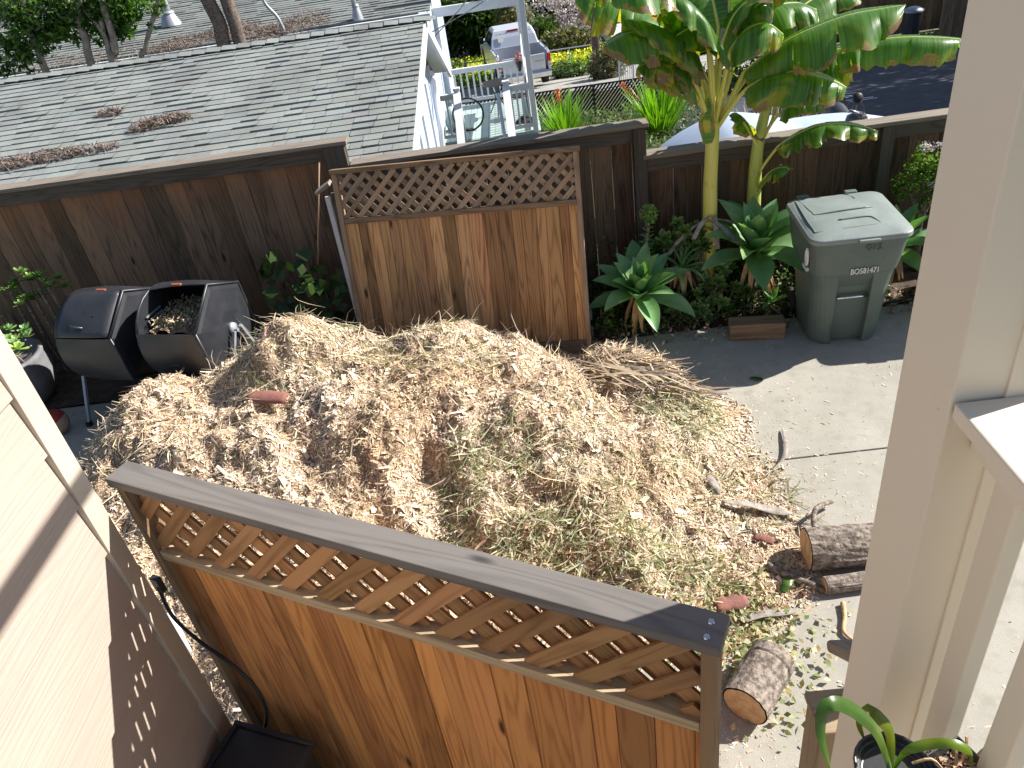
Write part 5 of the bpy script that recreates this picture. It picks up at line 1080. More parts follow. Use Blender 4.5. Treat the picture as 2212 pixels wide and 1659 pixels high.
def bl(Y, *c): return [(*AY(x, y, Y+dy)[:], r*1.1, r*.8, r) for x, y, dy, r in c]
tree('slender tree at the far left with a leaning pale trunk and low leafy sprigs', [(tr(Yt, (108, 176), (85, 115), (62, 62), (52, 20), (48, -30)), .07, .045)], bl(Yt, (30, 60, 0, .45), (60, 100, -.1, .32), (15, 110, 0, .38), (90, 40, .1, .35), (75, 160, 0, .10), (0, 130, 0, .3), (45, 5, 0, .5), (120, 60, .1, .28)), 2400, .13)
tree('tree with a straight grey trunk forking high, second from the left', [(tr(Yt, (205, 164), (185, 90), (168, 45), (150, 12), (125, -30)), .075, .05), (TP(Yt, (168, 45), (172, 10), (175, -30)), .045, .035)], bl(Yt+.1, (115, 25, 0, .42), (150, 50, 0, .34), (185, 20, 0, .40), (140, 0, .2, .5), (200, 50, 0, .25), (110, 80, 0, .22), (200, -5, 0, .4)), 2200, .13)
tree('double trunked tree with sunlit leaves, in front of the far roof', [(tr(Yt, (252, 156), (250, 110), (238, 60), (225, 20), (218, -25)), .07, .05), (TP(Yt, (244, 140), (228, 85), (205, 50), (180, 22)), .055, .02), (TP(Yt, (221, 72), (219, 52), (216, 45)), .045, .04)], bl(Yt+.2, (255, 30, 0, .36), (240, 70, 0, .25), (268, 60, 0, .22), (265, 0, 0, .4), (225, 15, 0, .35), (280, 15, 0, .22), (212, 85, .1, .15)), 2000, .13, lo=.8, hi=2.2)
tree('thin knotty tree in front of the far roof with almost no leaves', [(tr(Yt, (309, 151), (312, 112), (325, 60), (340, 15), (345, -20)), .05, .032)], bl(Yt, (325, 58, 0, .07), (332, 12, 0, .2), (300, 148, 0, .05)), 130, .11)
tree('thick furrowed trunk leaning left, left one of the close pair', [(tr(14.2, (490, 120), (476, 60), (460, 20), (435, -25)), .12, .115)], None, 0, 0, bark='bigtrunk')
tree('thick furrowed trunk leaning left, right one of the close pair', [(tr(14.25, (524, 114), (508, 55), (492, 10), (478, -35)), .115, .105)], None, 0, 0, bark='bigtrunk')
# beige house and corrugated shed at the top left
t = thing('beige_house', 'beige house with a white framed window at the top left corner', 'house', (-17, 22.5, -2)); q = AY(45, 20, 22.5)
mb = MB()
for k in range(22): z = -2.0+.22*k; mb.box((-17.5, 22.5, z+.11), (9.6, .05, .215), Matrix.Rotation(.05, 3, 'X'), la=0)
mb.build('wall', 'siding', parent=t)
wq = AY(35, 18, 22.4)
for nm, c, s_, m in (('window_frame', (wq.x, 22.42, wq.z+.45), (1.5, .08, 1.5), 'white'), ('window_pane', (wq.x, 22.37, wq.z+.45), (1.3, .03, 1.3), 'glass')): mb = MB(); mb.box(c, s_); mb.build(nm, m, parent=t)
q = AY(345, 18, 22.6); t = thing('metal_shed', 'shed of pale corrugated metal beyond the far roof', 'shed', (q.x, 22.6, -2)); mb = MB()
mb.grid([[Vector((q.x-.05+i*.03, 22.6+.02*math.sin(i*1.6), z)) for z in (-2.1, q.z+1.0)] for i in range(60)]); mb.build('wall', 'white', parent=t)
mb = MB(); mb.bar(AY(270, 36, 19.6), AY(356, 26, 19.6), .12, .10); mb.build('red_fascia', 'redbark', parent=t)
# covered car, motorcycle, grasses beyond the low fence
t = thing('covered_car', 'car under a smooth pale blue cover parked just beyond the low fence', 'car', (2.6, 10.2, -.4)); mb = MB(); rows = []
for i in range(31):
    f = i/30; y = 9.15+2.0*f; hh = (1.22-.5*0)*(math.sin(math.pi*min(1, max(0, f))))**.28 if 0 < f < 1 else 0; row = []
    for j in range(41):
        g_ = j/40; x = 1.35+4.3*g_; e = min(1, math.sin(math.pi*g_)**.35*1.02); prof = 1.0 if g_ < .28 else 1.0-.22*min(1, (g_-.28)/.2); row.append(Vector((x, y, TZ(x, y)+.02+1.42*(math.sin(math.pi*f)**.30 if 0 < f < 1 else 0)*(e if 0 < g_ < 1 else 0)*prof+.012*math.sin(x*14+y*9)*(1-math.sin(math.pi*f))+.02*mnoise.noise(Vector((x*2.5, y*2.5, 0))))))
    rows.append(row)
mb.grid(rows, flip=True); mb.build('cover', 'tarp', parent=t, smooth=True)
for x in (2.1, 4.7):
    mb = MB(); mb.lathe([(0, -.1), (.31, -.1), (.31, .1), (0, .1)], (x, 9.45, TZ(0, 9.45)+.31), 20, Matrix.Rotation(math.pi/2, 3, 'X')); mb.build('wheel', 'rubber', parent=t)
q = AY(1868, 246, 9.4); t = thing('motorcycle', 'motorcycle handlebar and round mirror showing over the low fence', 'motorcycle', (q.x, 9.9, TZ(0, 9.9)))
a = AY(1838, 240, 9.35); b = AY(1895, 258, 9.5); m_ = AY(1853, 212, 9.35)
mb = MB(); mb.tube([a, a.lerp(b, .35)+Vector((0, 0, -.01)), a.lerp(b, .6)+Vector((0, .05, -.06)), b], .014, 8); mb.build('handlebar', 'dark_metal', parent=t, smooth=True)
mb = MB(); mb.tube([a, a.lerp(b, .28)], .018, 8); mb.build('grip', 'gray_metal', parent=t, smooth=True)
mb = MB(); mb.lathe([(0, .02), (.05, .018), (.065, 0), (.05, -.02), (0, -.025)], m_, 20, Matrix.Rotation(math.radians(70), 3, 'X')); mb.build('mirror', 'dark_metal', parent=t, smooth=True)
mb = MB(); mb.tube([m_+Vector((.03, 0, -.04)), m_+Vector((.09, 0, -.12)), a.lerp(b, .45)], .006, 6); mb.build('mirror_stem', 'dark_metal', parent=t)
c = a.lerp(b, .75); mb = MB(); mb.lathe([(0, -.08), (.06, -.07), (.085, 0), (.08, .05), (0, .06)], c+Vector((0, -.05, -.12)), 16, Matrix.Rotation(math.radians(90), 3, 'X')); mb.build('headlamp', 'chrome', parent=t, smooth=True)
mb = MB(); mb.tube(smooth_path([c+Vector((0, .1, -.1)), c+Vector((.0, .35, -.15)), c+Vector((0, .7, -.28)), c+Vector((0, 1.1, -.22)), c+Vector((0, 1.4, -.25))], 4), [.08]*4+[.13]*9+[.09]*4, 10); mb.build('tank_and_seat', 'blackplastic', parent=t, smooth=True)
for dy in (-.15, 1.25):
    zc = TZ(0, c.y+dy)+.31; mb = MB(); mb.tube([Vector((c.x, c.y+dy+.27*math.cos(k*.3142), zc+.27*math.sin(k*.3142))) for k in range(21)], .05, 8, cap=False); mb.build('wheel', 'rubber', parent=t, smooth=True)
    mb = MB(); mb.tube([Vector((c.x+.09, c.y+dy, zc)), Vector((c.x+.06, c.y+dy*.6, c.z-.12))], .02, 6); mb.build('fork', 'chrome', parent=t)
def tuft(name, label, cat, c, n, L, wd, m, spread=.5, lean=.5, col=(.8, 1.2), r=.15, seedheads=False):
    c = Vector(c); t = thing(name, label, cat, c); a = rng.uniform(0, 6.28, n); rr = r*np.sqrt(rng.random(n)); le = rng.uniform(.15, 1, n)*lean; Ls = L*rng.uniform(.55, 1.15, n)
    base = np.stack([c.x+rr*np.cos(a), c.y+rr*np.sin(a), np.full(n, c.z)], 1); hd = np.stack([np.cos(a), np.sin(a), np.zeros(n)], 1); sd = np.stack([-np.sin(a), np.cos(a), np.zeros(n)], 1)*(wd/2); P = []; S = 6
    for k in range(S+1):
        u = k/S; p = base+hd*(Ls*np.sin(u*le*1.5)*.75)[:, None]+np.array([0, 0, 1])*(Ls*(u-.45*le*u**2.6*1.1))[:, None]; w_ = (1-u**2.5)*.9+.1; P += [p-sd*w_, p+sd*w_]
    V = np.stack(P, 1).reshape(-1, 3); m2 = 2*(S+1); b = np.arange(n)[:, None]*m2; Fq = np.concatenate([b+np.array([[2*k, 2*k+1, 2*k+3, 2*k+2]]) for k in range(S)], 1).reshape(-1, 4)
    npmesh('blades', V, Fq, m, np.repeat(rng.uniform(*col, (n, 1)), S, 0), parent=t); return t
def flowerspike(t, p0, p1, n=60, w_=.07, L=.3):
    mb = MB(); p0, p1 = Vector(p0), Vector(p1); mb.tube([p0, p0.lerp(p1, .5)+Vector((.02, 0, .02)), p1], .010, 5); mb.build('flower_stalk', 'strap', parent=t)
    P = np.array([p1-(p1-p0).normalized()*L*random.random()+Vector((random.gauss(0, w_*.5), random.gauss(0, w_*.4), 0)) for _ in range(n)]); V, Fq = leafquads(P, .07, .35, up=-.3); npmesh('flower', V, Fq, 'coral', rng.uniform(.7, 1.3, (n, 1)), parent=t)
q = AG(1218, 300); Yk = 17.5; c = AY(1218, 285, Yk); c.z = TZ(0, Yk); t = tuft('spiky_plant', 'left clump of bright lime sword leaves with a coral flower by the dark slatted fence', 'plant', c, 230, 1.15, .035, 'lime', lean=.75, r=.2); flowerspike(t, (c.x, Yk, c.z+.3), AY(1203, 192, Yk))
Yk = 16.8; c = AY(1425, 262, Yk); c.z = TZ(0, Yk); t = tuft('spiky_plant', 'right clump of bright lime sword leaves with coral flowers by the dark slatted fence', 'plant', c, 300, 1.35, .035, 'lime', lean=.75, r=.24); flowerspike(t, (c.x-.2, Yk, c.z+.3), AY(1342, 178, Yk+.2)); flowerspike(t, (c.x-.2, Yk, c.z+.35), AY(1370, 205, Yk+.1), 40, .06, .2); flowerspike(t, (c.x+.1, Yk, c.z+.3), AY(1480, 200, Yk+.1), 30, .05, .2)
c = Vector((3.6, 11.6, TZ(0, 11.6))); tuft('ornamental_grass', 'dry tan feathery grass behind the covered car and bananas', 'grass', c, 520, 1.15, .014, 'straw', lean=.9, r=.45, col=(.9, 1.8))
c = Vector((4.3, 11.4, TZ(0, 11.4))); tuft('ornamental_grass', 'second dry tan grass clump nearer the motorcycle', 'grass', c, 260, 1.0, .013, 'straw', lean=1.0, r=.3, col=(.9, 1.8))
# chain link fence with dark slats
Yc = 21.2; t = thing('chain_link_fence', 'chain link fence with black diagonal slats beyond the deck', 'fence', (1.8, Yc, TZ(0, Yc))); zb = TZ(0, Yc); ht = AY(1280, 184, Yc).z-zb
mb = MB(); mb.tube([(-3.5, Yc, zb+ht), (4.6, Yc, zb+ht)], .022, 8); mb.build('top_rail', 'dark_metal', parent=t)
for x in (-3.2, -.6, 1.9, 4.4):
    mb = MB(); mb.tube([(x, Yc-.02, zb-.1), (x, Yc-.02, zb+ht+.02)], .03, 8); mb.build('post', 'dark_metal', parent=t)
mb = MB(); x = -3.5; random.seed(9)
while x < 4.6:
    if random.random() > .04: mb.bar((x, Yc, zb), (min(x+ht*.85, 4.6), Yc, zb+ht*(min(1, (4.6-x)/(ht*.85)))), .052, .006, up=(0, 1, 0), t=rt(.6, 1.3))
    x += .098
o_ = mb.build('slats', 'rubber', parent=t)
mb = MB()
for x in np.arange(-3.4, 4.5, .075): mb.bar((x+.4, Yc+.01, zb), (x, Yc+.01, zb+ht), .004, .004, up=(0, 1, 0))
mb.build('wire_mesh', 'gray_metal', parent=t)
n = 6500; x = rng.uniform(.2, 4.6, n); y = rng.uniform(13.5, 21, n); z = np.array([TZ(0, b) for b in y])+rng.uniform(0, .22, n); V, Fq = leafquads(np.stack([x, y, z], 1), .12, .3, up=.5)
tag(npmesh('yard_weeds', V, Fq, 'foliage2', rng.uniform(.4, 1.2, (n, 1))), 'shaded green weeds between the deck and the slatted fence', 'weeds', kind='stuff')
# ---------------------------------------------------------------- pickup truck
def xbox(mb, prof, x0, x1, t=1.0, tuck=0): mb.prism(prof, lambda p: Vector((x0+tuck*0, p[0], p[1])), lambda p: Vector((x1, p[0], p[1])), t)
def pickup(loc, rz):
    t = thing('pickup_truck', 'silver pickup truck with its tailgate towards us beyond the deck', 'truck', loc, rz)
    mb = MB(); bed = [(0, .62), (0, 1.22), (.04, 1.28), (1.75, 1.30), (1.75, .5), (1.35, .5), (1.25, .78), (1.0, .92), (.7, .92), (.45, .78), (.36, .5), (.1, .5)]
    for s_ in (-1, 1): xbox(mb, bed, s_*.995, s_*.90)
    mb.build('bed_side', 'truck', parent=t, local=True, bevel=.03)
    mb = MB(); mb.box((0, .03, .93), (1.60, .07, .58)); mb.build('tailgate', 'truck', parent=t, local=True, bevel=.02)
    mb = MB(); mb.box((0, .9, .66), (1.8, 1.75, .06)); mb.build('bed_floor', 'rubber', parent=t, local=True)
    mb = MB(); xbox(mb, [(1.78, .42), (1.78, 1.30), (3.6, 1.30), (4.0, 1.26), (5.35, 1.14), (5.6, 1.0), (5.65, .55), (5.3, .42), (5.15, .8), (4.9, .93), (4.6, .93), (4.35, .8), (4.25, .42)], -.98, .98); mb.build('body', 'truck', parent=t, local=True, bevel=.05)
    rows = []
    for z, ya, yb, w_ in ((1.30, 1.80, 4.05, .93), (1.62, 1.93, 3.62, .86), (1.86, 2.08, 3.22, .76), (1.92, 2.25, 3.05, .68)): rows.append([Vector((x, y, z)) for x, y in ((-w_, ya), (w_, ya), (w_, yb), (-w_, yb), (-w_, ya))])
    mb = MB(); mb.grid(rows); mb.face(rows[-1][:4]); mb.build('cab', 'truck', parent=t, local=True, bevel=.05)
    def quad(nm, P, m): mb = MB(); mb.face([Vector(p) for p in P]); o = mb.build(nm, m, parent=t, local=True); o.modifiers.new('s', 'SOLIDIFY').thickness = .012; return o
    quad('rear_window', [(-.76, 1.85, 1.38), (.76, 1.85, 1.38), (.70, 2.015, 1.76), (-.70, 2.015, 1.76)], 'glass')
    for s_ in (-1, 1):
        quad('side_window', [(s_*.925, 2.0, 1.36), (s_*.925, 2.72, 1.36), (s_*.795, 2.68, 1.80), (s_*.795, 2.2, 1.80)], 'glass'); quad('side_window', [(s_*.925, 2.80, 1.36), (s_*.925, 3.75, 1.36), (s_*.795, 3.10, 1.80), (s_*.795, 2.78, 1.80)], 'glass')
        mb = MB(); mb.box((s_*.94, -.01, 1.0), (.13, .08, .40)); l = mb.build('tail_light', 'red', parent=t, local=True, bevel=.02); mb = MB(); mb.box((s_*.94, -.055, .88), (.11, .012, .10)); mb.build('reversing_lens', 'lens', parent=l, local=True)
        mb = MB(); mb.box((s_*1.12, 3.35, 1.42), (.18, .10, .26)); mb.build('wing_mirror', 'rubber', parent=t, local=True, bevel=.03); mb = MB(); mb.bar((s_*.95, 3.4, 1.36), (s_*1.08, 3.36, 1.36), .05, .05); mb.build('mirror_arm', 'rubber', parent=t, local=True)
        for y in (.85, 4.75):
            mb = MB(); mb.lathe([(0, -.13), (.30, -.13), (.40, -.11), (.40, .11), (.30, .13), (0, .13)], (s_*.86, y, .40), 26, Matrix.Rotation(math.pi/2, 3, 'Y')); w_ = mb.build('wheel', 'rubber', parent=t, local=True, smooth=True)
            mb = MB(); mb.lathe([(0, .0), (.2, 0), (.24, .02)], (s_*.995, y, .40), 20, Matrix.Rotation(s_*math.pi/2, 3, 'Y')); mb.build('rim', 'chrome', parent=w_, local=True, smooth=True)
        mb = MB(); mb.tube([(s_*.93, .12, 1.29), (s_*.93, .18, 1.36), (s_*.93, 1.5, 1.36), (s_*.93, 1.6, 1.29)], .022, 6); mb.build('bed_rail', 'chrome', parent=t, local=True)
    mb = MB(); xbox(mb, [(-.16, .44), (-.18, .60), (-.10, .66), (.02, .66), (.02, .44)], -.97, .97); mb.build('bumper', 'chrome', parent=t, local=True, bevel=.03)
    mb = MB(); mb.box((0, 2.06, 1.82), (.42, .05, .07)); mb.build('third_brake_light', 'red', parent=t, local=True)
    mb = MB(); mb.box((-.52, 1.895, 1.62), (.22, .012, .26), Matrix.Rotation(-.4, 3, 'X')); mb.build('paper_sticker', 'paper', parent=t, local=True)
    mb = MB(); mb.box((-.55, 0-.04, 1.10), (.36, .03, .14)); mb.build('plate', 'lens', parent=t, local=True)
    W_ = wm(t); text('badge', 'RAM', .10, W_ @ Vector((.58, -.012, .98)), W_.to_3x3() @ RY, 'gray_metal', t, sx=1.6); return t
q = AG(1138, 181); tk = pickup((AY(1137, 178, 30.2).x, 30.2, TZ(0, 30.2)), math.radians(8))
# SUVs
def suv(label, loc, rz, L=4.6, Wd=1.86, Hh=1.65, col='carwhite'):
    t = thing('car', label, 'car', loc, rz); w_ = Wd/2; mb = MB()       # nose at y = -L/2
    sec = [(-L/2, .30, .62, .72), (-L/2+.08, .25, .80, .86), (-L/2+.5, .22, .95, .96), (-1.0, .2, 1.04, 1), (0, .2, 1.08, 1), (1.2, .2, 1.08, 1), (L/2-.5, .22, 1.04, .97), (L/2-.08, .28, .95, .9), (L/2, .4, .8, .82)]
    mb.grid([[Vector((x*w_*s_, y, z0+(z1-z0)*zz)) for x, zz in ((-.9, 0), (-1, .35), (-1, .75), (-.93, .97), (-.6, 1.02), (0, 1.04), (.6, 1.02), (.93, .97), (1, .75), (1, .35), (.9, 0), (0, -.02), (-.9, 0))] for y, z0, z1, s_ in sec], flip=True)
    b = mb.idx([(0, 0, 0)]); mb.v.pop(); mb.build('body', col, parent=t, local=True, smooth=True)
    rows = []
    for z, ya, yb, q in ((1.02, -.98, 2.0, .90), (1.35, -.45, 1.85, .84), (Hh-.06, -.05, 1.65, .74), (Hh, .2, 1.5, .66)): rows.append([Vector((x*w_*q, y, z)) for x, y in ((-1, ya), (1, ya), (1, yb), (-1, yb), (-1, ya))])
    mb = MB(); mb.grid(rows); mb.face(rows[-1][:4]); mb.build('cabin', col, parent=t, local=True, bevel=.06)
    def quad(nm, P, m): mb = MB(); mb.face([Vector(p) for p in P]); o = mb.build(nm, m, parent=t, local=True); o.modifiers.new('s', 'SOLIDIFY').thickness = .02; return o
    quad('windscreen', [(-.76*w_, -.92, 1.09), (.76*w_, -.92, 1.09), (.68*w_, -.10, Hh-.10), (-.68*w_, -.10, Hh-.10)], 'glass'); quad('rear_window', [(-.76*w_, 2.0, 1.12), (.76*w_, 2.0, 1.12), (.66*w_, 1.72, Hh-.12), (-.66*w_, 1.72, Hh-.12)], 'glass')
    for s_ in (-1, 1):
        for ya, yb, yc, yd in ((-.62, .42, .40, -.05), (.50, 1.35, 1.25, .48)): quad('side_window', [(s_*.895*w_, ya, 1.12), (s_*.895*w_, yb, 1.12), (s_*.775*w_, yc, Hh-.12), (s_*.775*w_, yd, Hh-.12)], 'glass')
        mb = MB(); mb.box((s_*.70*w_, -L/2+.10, .76), (.30, .16, .14), Matrix.Rotation(-s_*.3, 3, 'Z')); mb.build('headlight', 'lens', parent=t, local=True, bevel=.03)
        mb = MB(); mb.box((s_*.84*w_, L/2-.10, .90), (.22, .2, .15), Matrix.Rotation(s_*.4, 3, 'Z')); mb.build('tail_light', 'red', parent=t, local=True, bevel=.03)
        mb = MB(); mb.box((s_*1.08*w_, -.75, 1.14), (.16, .1, .13)); mb.build('wing_mirror', col, parent=t, local=True, bevel=.03)
        for y in (-L/2+.85, L/2-.9): mb = MB(); mb.lathe([(0, -.11), (.27, -.11), (.35, -.09), (.35, .09), (.27, .11), (0, .11)], (s_*.88*w_, y, .35), 24, Matrix.Rotation(math.pi/2, 3, 'Y')); q_ = mb.build('wheel', 'rubber', parent=t, local=True, smooth=True); mb = MB(); mb.lathe([(0, 0), (.18, 0), (.22, .02)], (s_*(.88*w_+.115), y, .35), 18, Matrix.Rotation(s_*math.pi/2, 3, 'Y')); mb.build('rim', 'chrome', parent=q_, local=True, smooth=True)
    mb = MB()
    for k in range(4): mb.box((0, -L/2+.03, .64+.045*k), (.72, .05, .018))
    mb.build('grille', 'chrome', parent=t, local=True); mb = MB(); mb.box((0, -L/2+.06, .71), (.74, .04, .19)); mb.build('grille_back', 'rubber', parent=t, local=True)
    mb = MB(); mb.box((0, -L/2+.04, .36), (1.3, .1, .16)); mb.build('lower_intake', 'rubber', parent=t, local=True, bevel=.02); mb = MB(); mb.box((0, -L/2-.02, .50), (.34, .02, .15)); mb.build('number_plate', 'paper', parent=t, local=True); return t
Yv = 43.5; q = AY(1322, 92, Yv); suv('white car facing us on the slope, partly behind the wooden pole', (q.x+.1, Yv+2, TZ(0, Yv)+.1), math.radians(14))
q = AG(1770, 66); suv('silver car with a red tail light at the top edge among the banana leaves', (q.x+1.9, q.y+1.0, TZ(0, q.y+1.0)), math.radians(104), col='truck')
# pole, wire, white gate, meadow, shrubs
Yp = 31.5; t = thing('utility_pole', 'brown wooden utility pole standing in front of the white car', 'pole', (AY(1290, 165, Yp).x, Yp, TZ(0, Yp))); mb = MB(); b = AY(1291, 168, Yp); a = AY(1283, 60, Yp); mb.tube([Vector((b.x, Yp, TZ(0, Yp)-.2)), Vector((b.x, Yp, 3.0))], [.15, .14], 14); mb.build('pole_shaft', 'bigtrunk', parent=t, smooth=True)
mb = MB(); mb.box((b.x+.02, Yp-.15, a.z-1.2), (.03, .02, 1.6)); mb.build('conduit', 'rail_old', parent=t)
for lb, p, q_ in (('upper thin black wire crossing the white deck header', AY(830, 128, 12), AY(1110, -40, 22)), ('lower thin black wire crossing the white deck header', AY(940, 78, 14), AY(1030, -30, 20))):
    mb = MB(); mb.tube([p, p.lerp(q_, .5)+Vector((0, 0, -.05)), q_], .010, 5); tag(mb.build('wire', 'hose'), lb, 'wire')
Yg = 27.0; p = AY(1335, 108, Yg); q_ = AY(1405, 122, Yg); z0 = TZ(0, Yg); t = thing('white_gate', 'white wire mesh gate between the pole and the banana leaves', 'gate', (p.x, Yg, z0))
for x in (p.x, (p.x*.55+q_.x*.45), q_.x, q_.x+.5): mb = MB(); mb.tube([(x, Yg, z0), (x, Yg, p.z)], .028, 6); mb.build('upright', 'white', parent=t)
for z in (p.z, p.z-.22, z0+.1): mb = MB(); mb.tube([(p.x, Yg, z), (q_.x+.5, Yg, z)], .022, 6); mb.build('crossbar', 'white', parent=t)
mb = MB()
for x in np.arange(p.x, q_.x+.5, .07): mb.bar((x, Yg, z0), (x, Yg, p.z), .02, .01, up=(0, 1, 0))
mb.build('pickets', 'white', parent=t)
mb = MB()
for x0, x1 in ((-4.5, 6.5),): mb.tube([(x0, 34.4, TZ(0, 34.4)+1.05), (x1, 34.4, TZ(0, 34.4)+1.05)], .03, 6)
for x in np.arange(-4.4, 6.6, 2.2): mb.tube([(x, 34.4, TZ(0, 34.4)), (x, 34.4, TZ(0, 34.4)+1.05)], .03, 6)
tag(mb.build('pipe_rail', 'gray_metal'), 'thin grey pipe rail crossing the yellow flower meadow', 'rail')
def meadow(name, label, x0, x1, y0, y1, n, size, m, dz, lo=.7, hi=1.2, asp=.5, patch=True):
    x = rng.uniform(x0, x1, n); y = rng.uniform(y0, y1, n)
    if patch: k = vnoise(x*.9+50, y*.6+9, 21)+.5*vnoise(x*2.5+20, y*1.7, 22) > rng.uniform(-.9, .5, n); x, y = x[k], y[k]
    z = np.array([TZ(0, b) for b in y])+rng.uniform(dz*.2, dz, len(x)); V, Fq = leafquads(np.stack([x, y, z], 1), size, asp, up=.6)
    return tag(npmesh(name, V, Fq, m, rng.uniform(lo, hi, (len(x), 1))), label, 'meadow', kind='stuff')
meadow('meadow_grass', 'bright green meadow grass behind the pickup', -12, 11, 34.6, 50, 26000, .34, 'meadow', .5, .5, 1.2, .25, False)
meadow('meadow_flowers', 'yellow flowers thick over the meadow behind the pickup', -12, 11, 34.8, 49, 30000, .13, 'yellow', .62, .8, 1.1, .9)
def shrub(label, blobs, n, size, m='foliage', name='shrub', lo=.5, hi=1.4, asp=.45, cat='shrub', stems=True):
    b = blobs[0]; t = thing(name, label, cat, (b[0], b[1], TZ(0, b[1]))); leafcloud('leaves', blobs, n, size, m, parent=t, asp=asp, lo=lo, hi=hi)
    mb = MB()
    for k, bb in enumerate(blobs[:4]): mb.tube([(b[0], b[1], TZ(0, b[1])-.1), ((b[0]+bb[0])/2, bb[1], (TZ(0, b[1])+bb[2])/2), (bb[0], bb[1], bb[2])], [.08, .05, .02], 6)
    mb.build('trunk', 'bark', parent=t); return t
def B(Y, *c): return [(*AY(x, y, Y+dy)[:], rx, rx*.8, rz) for x, y, dy, rx, rz in c]
shrub('dark feathery evergreen hedge behind the meadow, seen under the deck header', B(51, (985, 40, 0, 2.4, 2.2), (1045, 35, 0, 2.2, 2.4), (950, 60, 0, 2.0, 2.0), (1095, 30, 0, 1.6, 2.0), (1000, 75, 0, 2.2, .9), (1060, 70, 0, 2.0, .9), (900, 30, 0, 3, 3)), 15000, .40, 'foliage', lo=.25, hi=1.0, asp=.35, name='hedge')
shrub('yellowish olive bush at the right end of the dark hedge', B(48.5, (1108, 45, 0, 1.1, 1.9), (1120, 75, 0, 1.0, 1.0)), 3400, .30, 'dusty', lo=.6, hi=1.5)
shrub('bare dusty shrub at the left of the meadow beside the deck', B(31.5, (990, 148, 0, .5, .3), (968, 152, 0, .4, .3)), 500, .16, 'foliage2', lo=.7, hi=1.4)
shrub('tall green spiky bush right of the white deck post', B(44, (1168, 85, 0, 1.0, 1.2), (1190, 100, 0, 1.2, 1.0)), 2600, .5, 'lime', asp=.14, lo=.25, hi=.8)
shrub('grey green bush in front of the blossom tree', B(42, (1215, 90, 0, 1.2, .7), (1250, 96, 0, 1.2, .7)), 4200, .22, 'dusty', lo=.5, hi=1.2)
shrub('pale blossoming tree against the light road', B(45, (1225, 40, 0, 2.1, 1.9), (1260, 25, 0, 2.0, 1.9), (1195, 15, 0, 1.6, 1.6), (1250, 70, 0, 1.4, 1.0)), 3300, .20, 'blossom', lo=.55, hi=1.1, name='blossom_tree', cat='tree')
shrub('olive grey bush at the foot of the utility pole', B(30.3, (1310, 140, 0, .75, .75), (1322, 120, 0, .5, .6), (1300, 155, 0, .5, .4)), 3000, .13, 'dusty', lo=.4, hi=1.1)
shrub('low green shrub between the pickup and the utility pole', B(32.8, (1205, 152, 0, .5, .35), (1235, 156, 0, .7, .3), (1265, 158, 0, .6, .25)), 1800, .16, 'foliage2', lo=.5, hi=1.3)
shrub('dark tall bushes at the top right of the meadow', B(56, (1170, 0, 0, 2.4, 2.4), (1260, -20, 0, 3.0, 2.0), (1330, 10, 0, 2.5, 2.5), (1100, -15, 0, 3, 2)), 7000, .45, 'foliage', lo=.2, hi=.8)
shrub('dusty twiggy bush high behind the banana leaves', B(36, (1560, 30, 0, 2.2, 2.0), (1640, 40, 0, 2.2, 1.8), (1490, 20, 0, 1.8, 1.8), (1720, 60, 0, 1.8, 1.2), (1450, 60, 0, 1.5, 1.5)), 9000, .26, 'dusty', lo=.25, hi=1.1)
shrub('dark shaded bushes behind the banana stems', B(22, (1500, 215, 0, 1.0, .8), (1580, 200, 0, 1.2, .9), (1660, 190, 0, 1.2, .8), (1720, 170, 0, 1.0, .7)), 6000, .16, 'foliage', lo=.2, hi=.7)
shrub('green tree mass beyond the far roof at top left', B(27, (300, 0, 0, 2.0, 1.4), (240, 10, 0, 1.6, 1.3), (400, -8, 0, 1.8, 1.1), (480, -14, 0, 1.8, 1.0), (150, 0, 0, 2.0, 1.4)), 6000, .28, 'foliage', lo=.4, hi=1.6, name='tree', cat='tree')
# far right: brown fence with lattice, rubbish bin, gate
Yf = 31.5; zf = TZ(0, Yf)
t = thing('far_fence', 'shaded brown fence with lattice top across the street at top right', 'fence', (15, Yf, zf)); x0 = AY(1880, 40, Yf).x; mb = MB(); board_run(mb, x0-4.5, 27, Yf, zf, zf+1.5, .16); mb.build('boards', 'fence', parent=t)
mb = MB(); UPV = Vector((0, 0, 1)); lattice(mb, 30-x0, zf+1.5, zf+2.2, 0, .16, .04, 1, org=Vector((x0-4.5, Yf, 0)), d=Vector((1, 0, 0)), n=Vector((0, -1, 0))); lattice(mb, 30-x0, zf+1.5, zf+2.2, .01, .16, .04, -1, org=Vector((x0-4.5, Yf, 0)), d=Vector((1, 0, 0)), n=Vector((0, -1, 0))); mb.build('lattice', 'rail_old', parent=t)
mb = MB()
for x in np.arange(x0-4.5, 27, 2.4): mb.box((x, Yf-.05, zf+1.1), (.1, .1, 2.3))
mb.build('posts', 'fence', parent=t)
Yq = 26.6; p = AY(2045, 60, Yq); t = thing('side_gate', 'brown gate with lattice top beside the porch post at top right', 'gate', (p.x, Yq, TZ(0, Yq))); z0 = TZ(0, Yq); x1 = AY(2030, 100, Yq).x
mb = MB(); board_run(mb, x1, x1+1.9, Yq, z0, z0+1.35, .15, lo=.9, hi=1.6); mb.build('boards', 'fence', parent=t); mb = MB()
lattice(mb, 1.9, z0+1.35, z0+2.0, 0, .13, .03, 1, org=Vector((x1, Yq, 0)), d=Vector((1, 0, 0)), n=Vector((0, -1, 0))); lattice(mb, 1.9, z0+1.35, z0+2.0, .01, .13, .03, -1, org=Vector((x1, Yq, 0)), d=Vector((1, 0, 0)), n=Vector((0, -1, 0))); mb.build('lattice', 'lattice_far', parent=t)
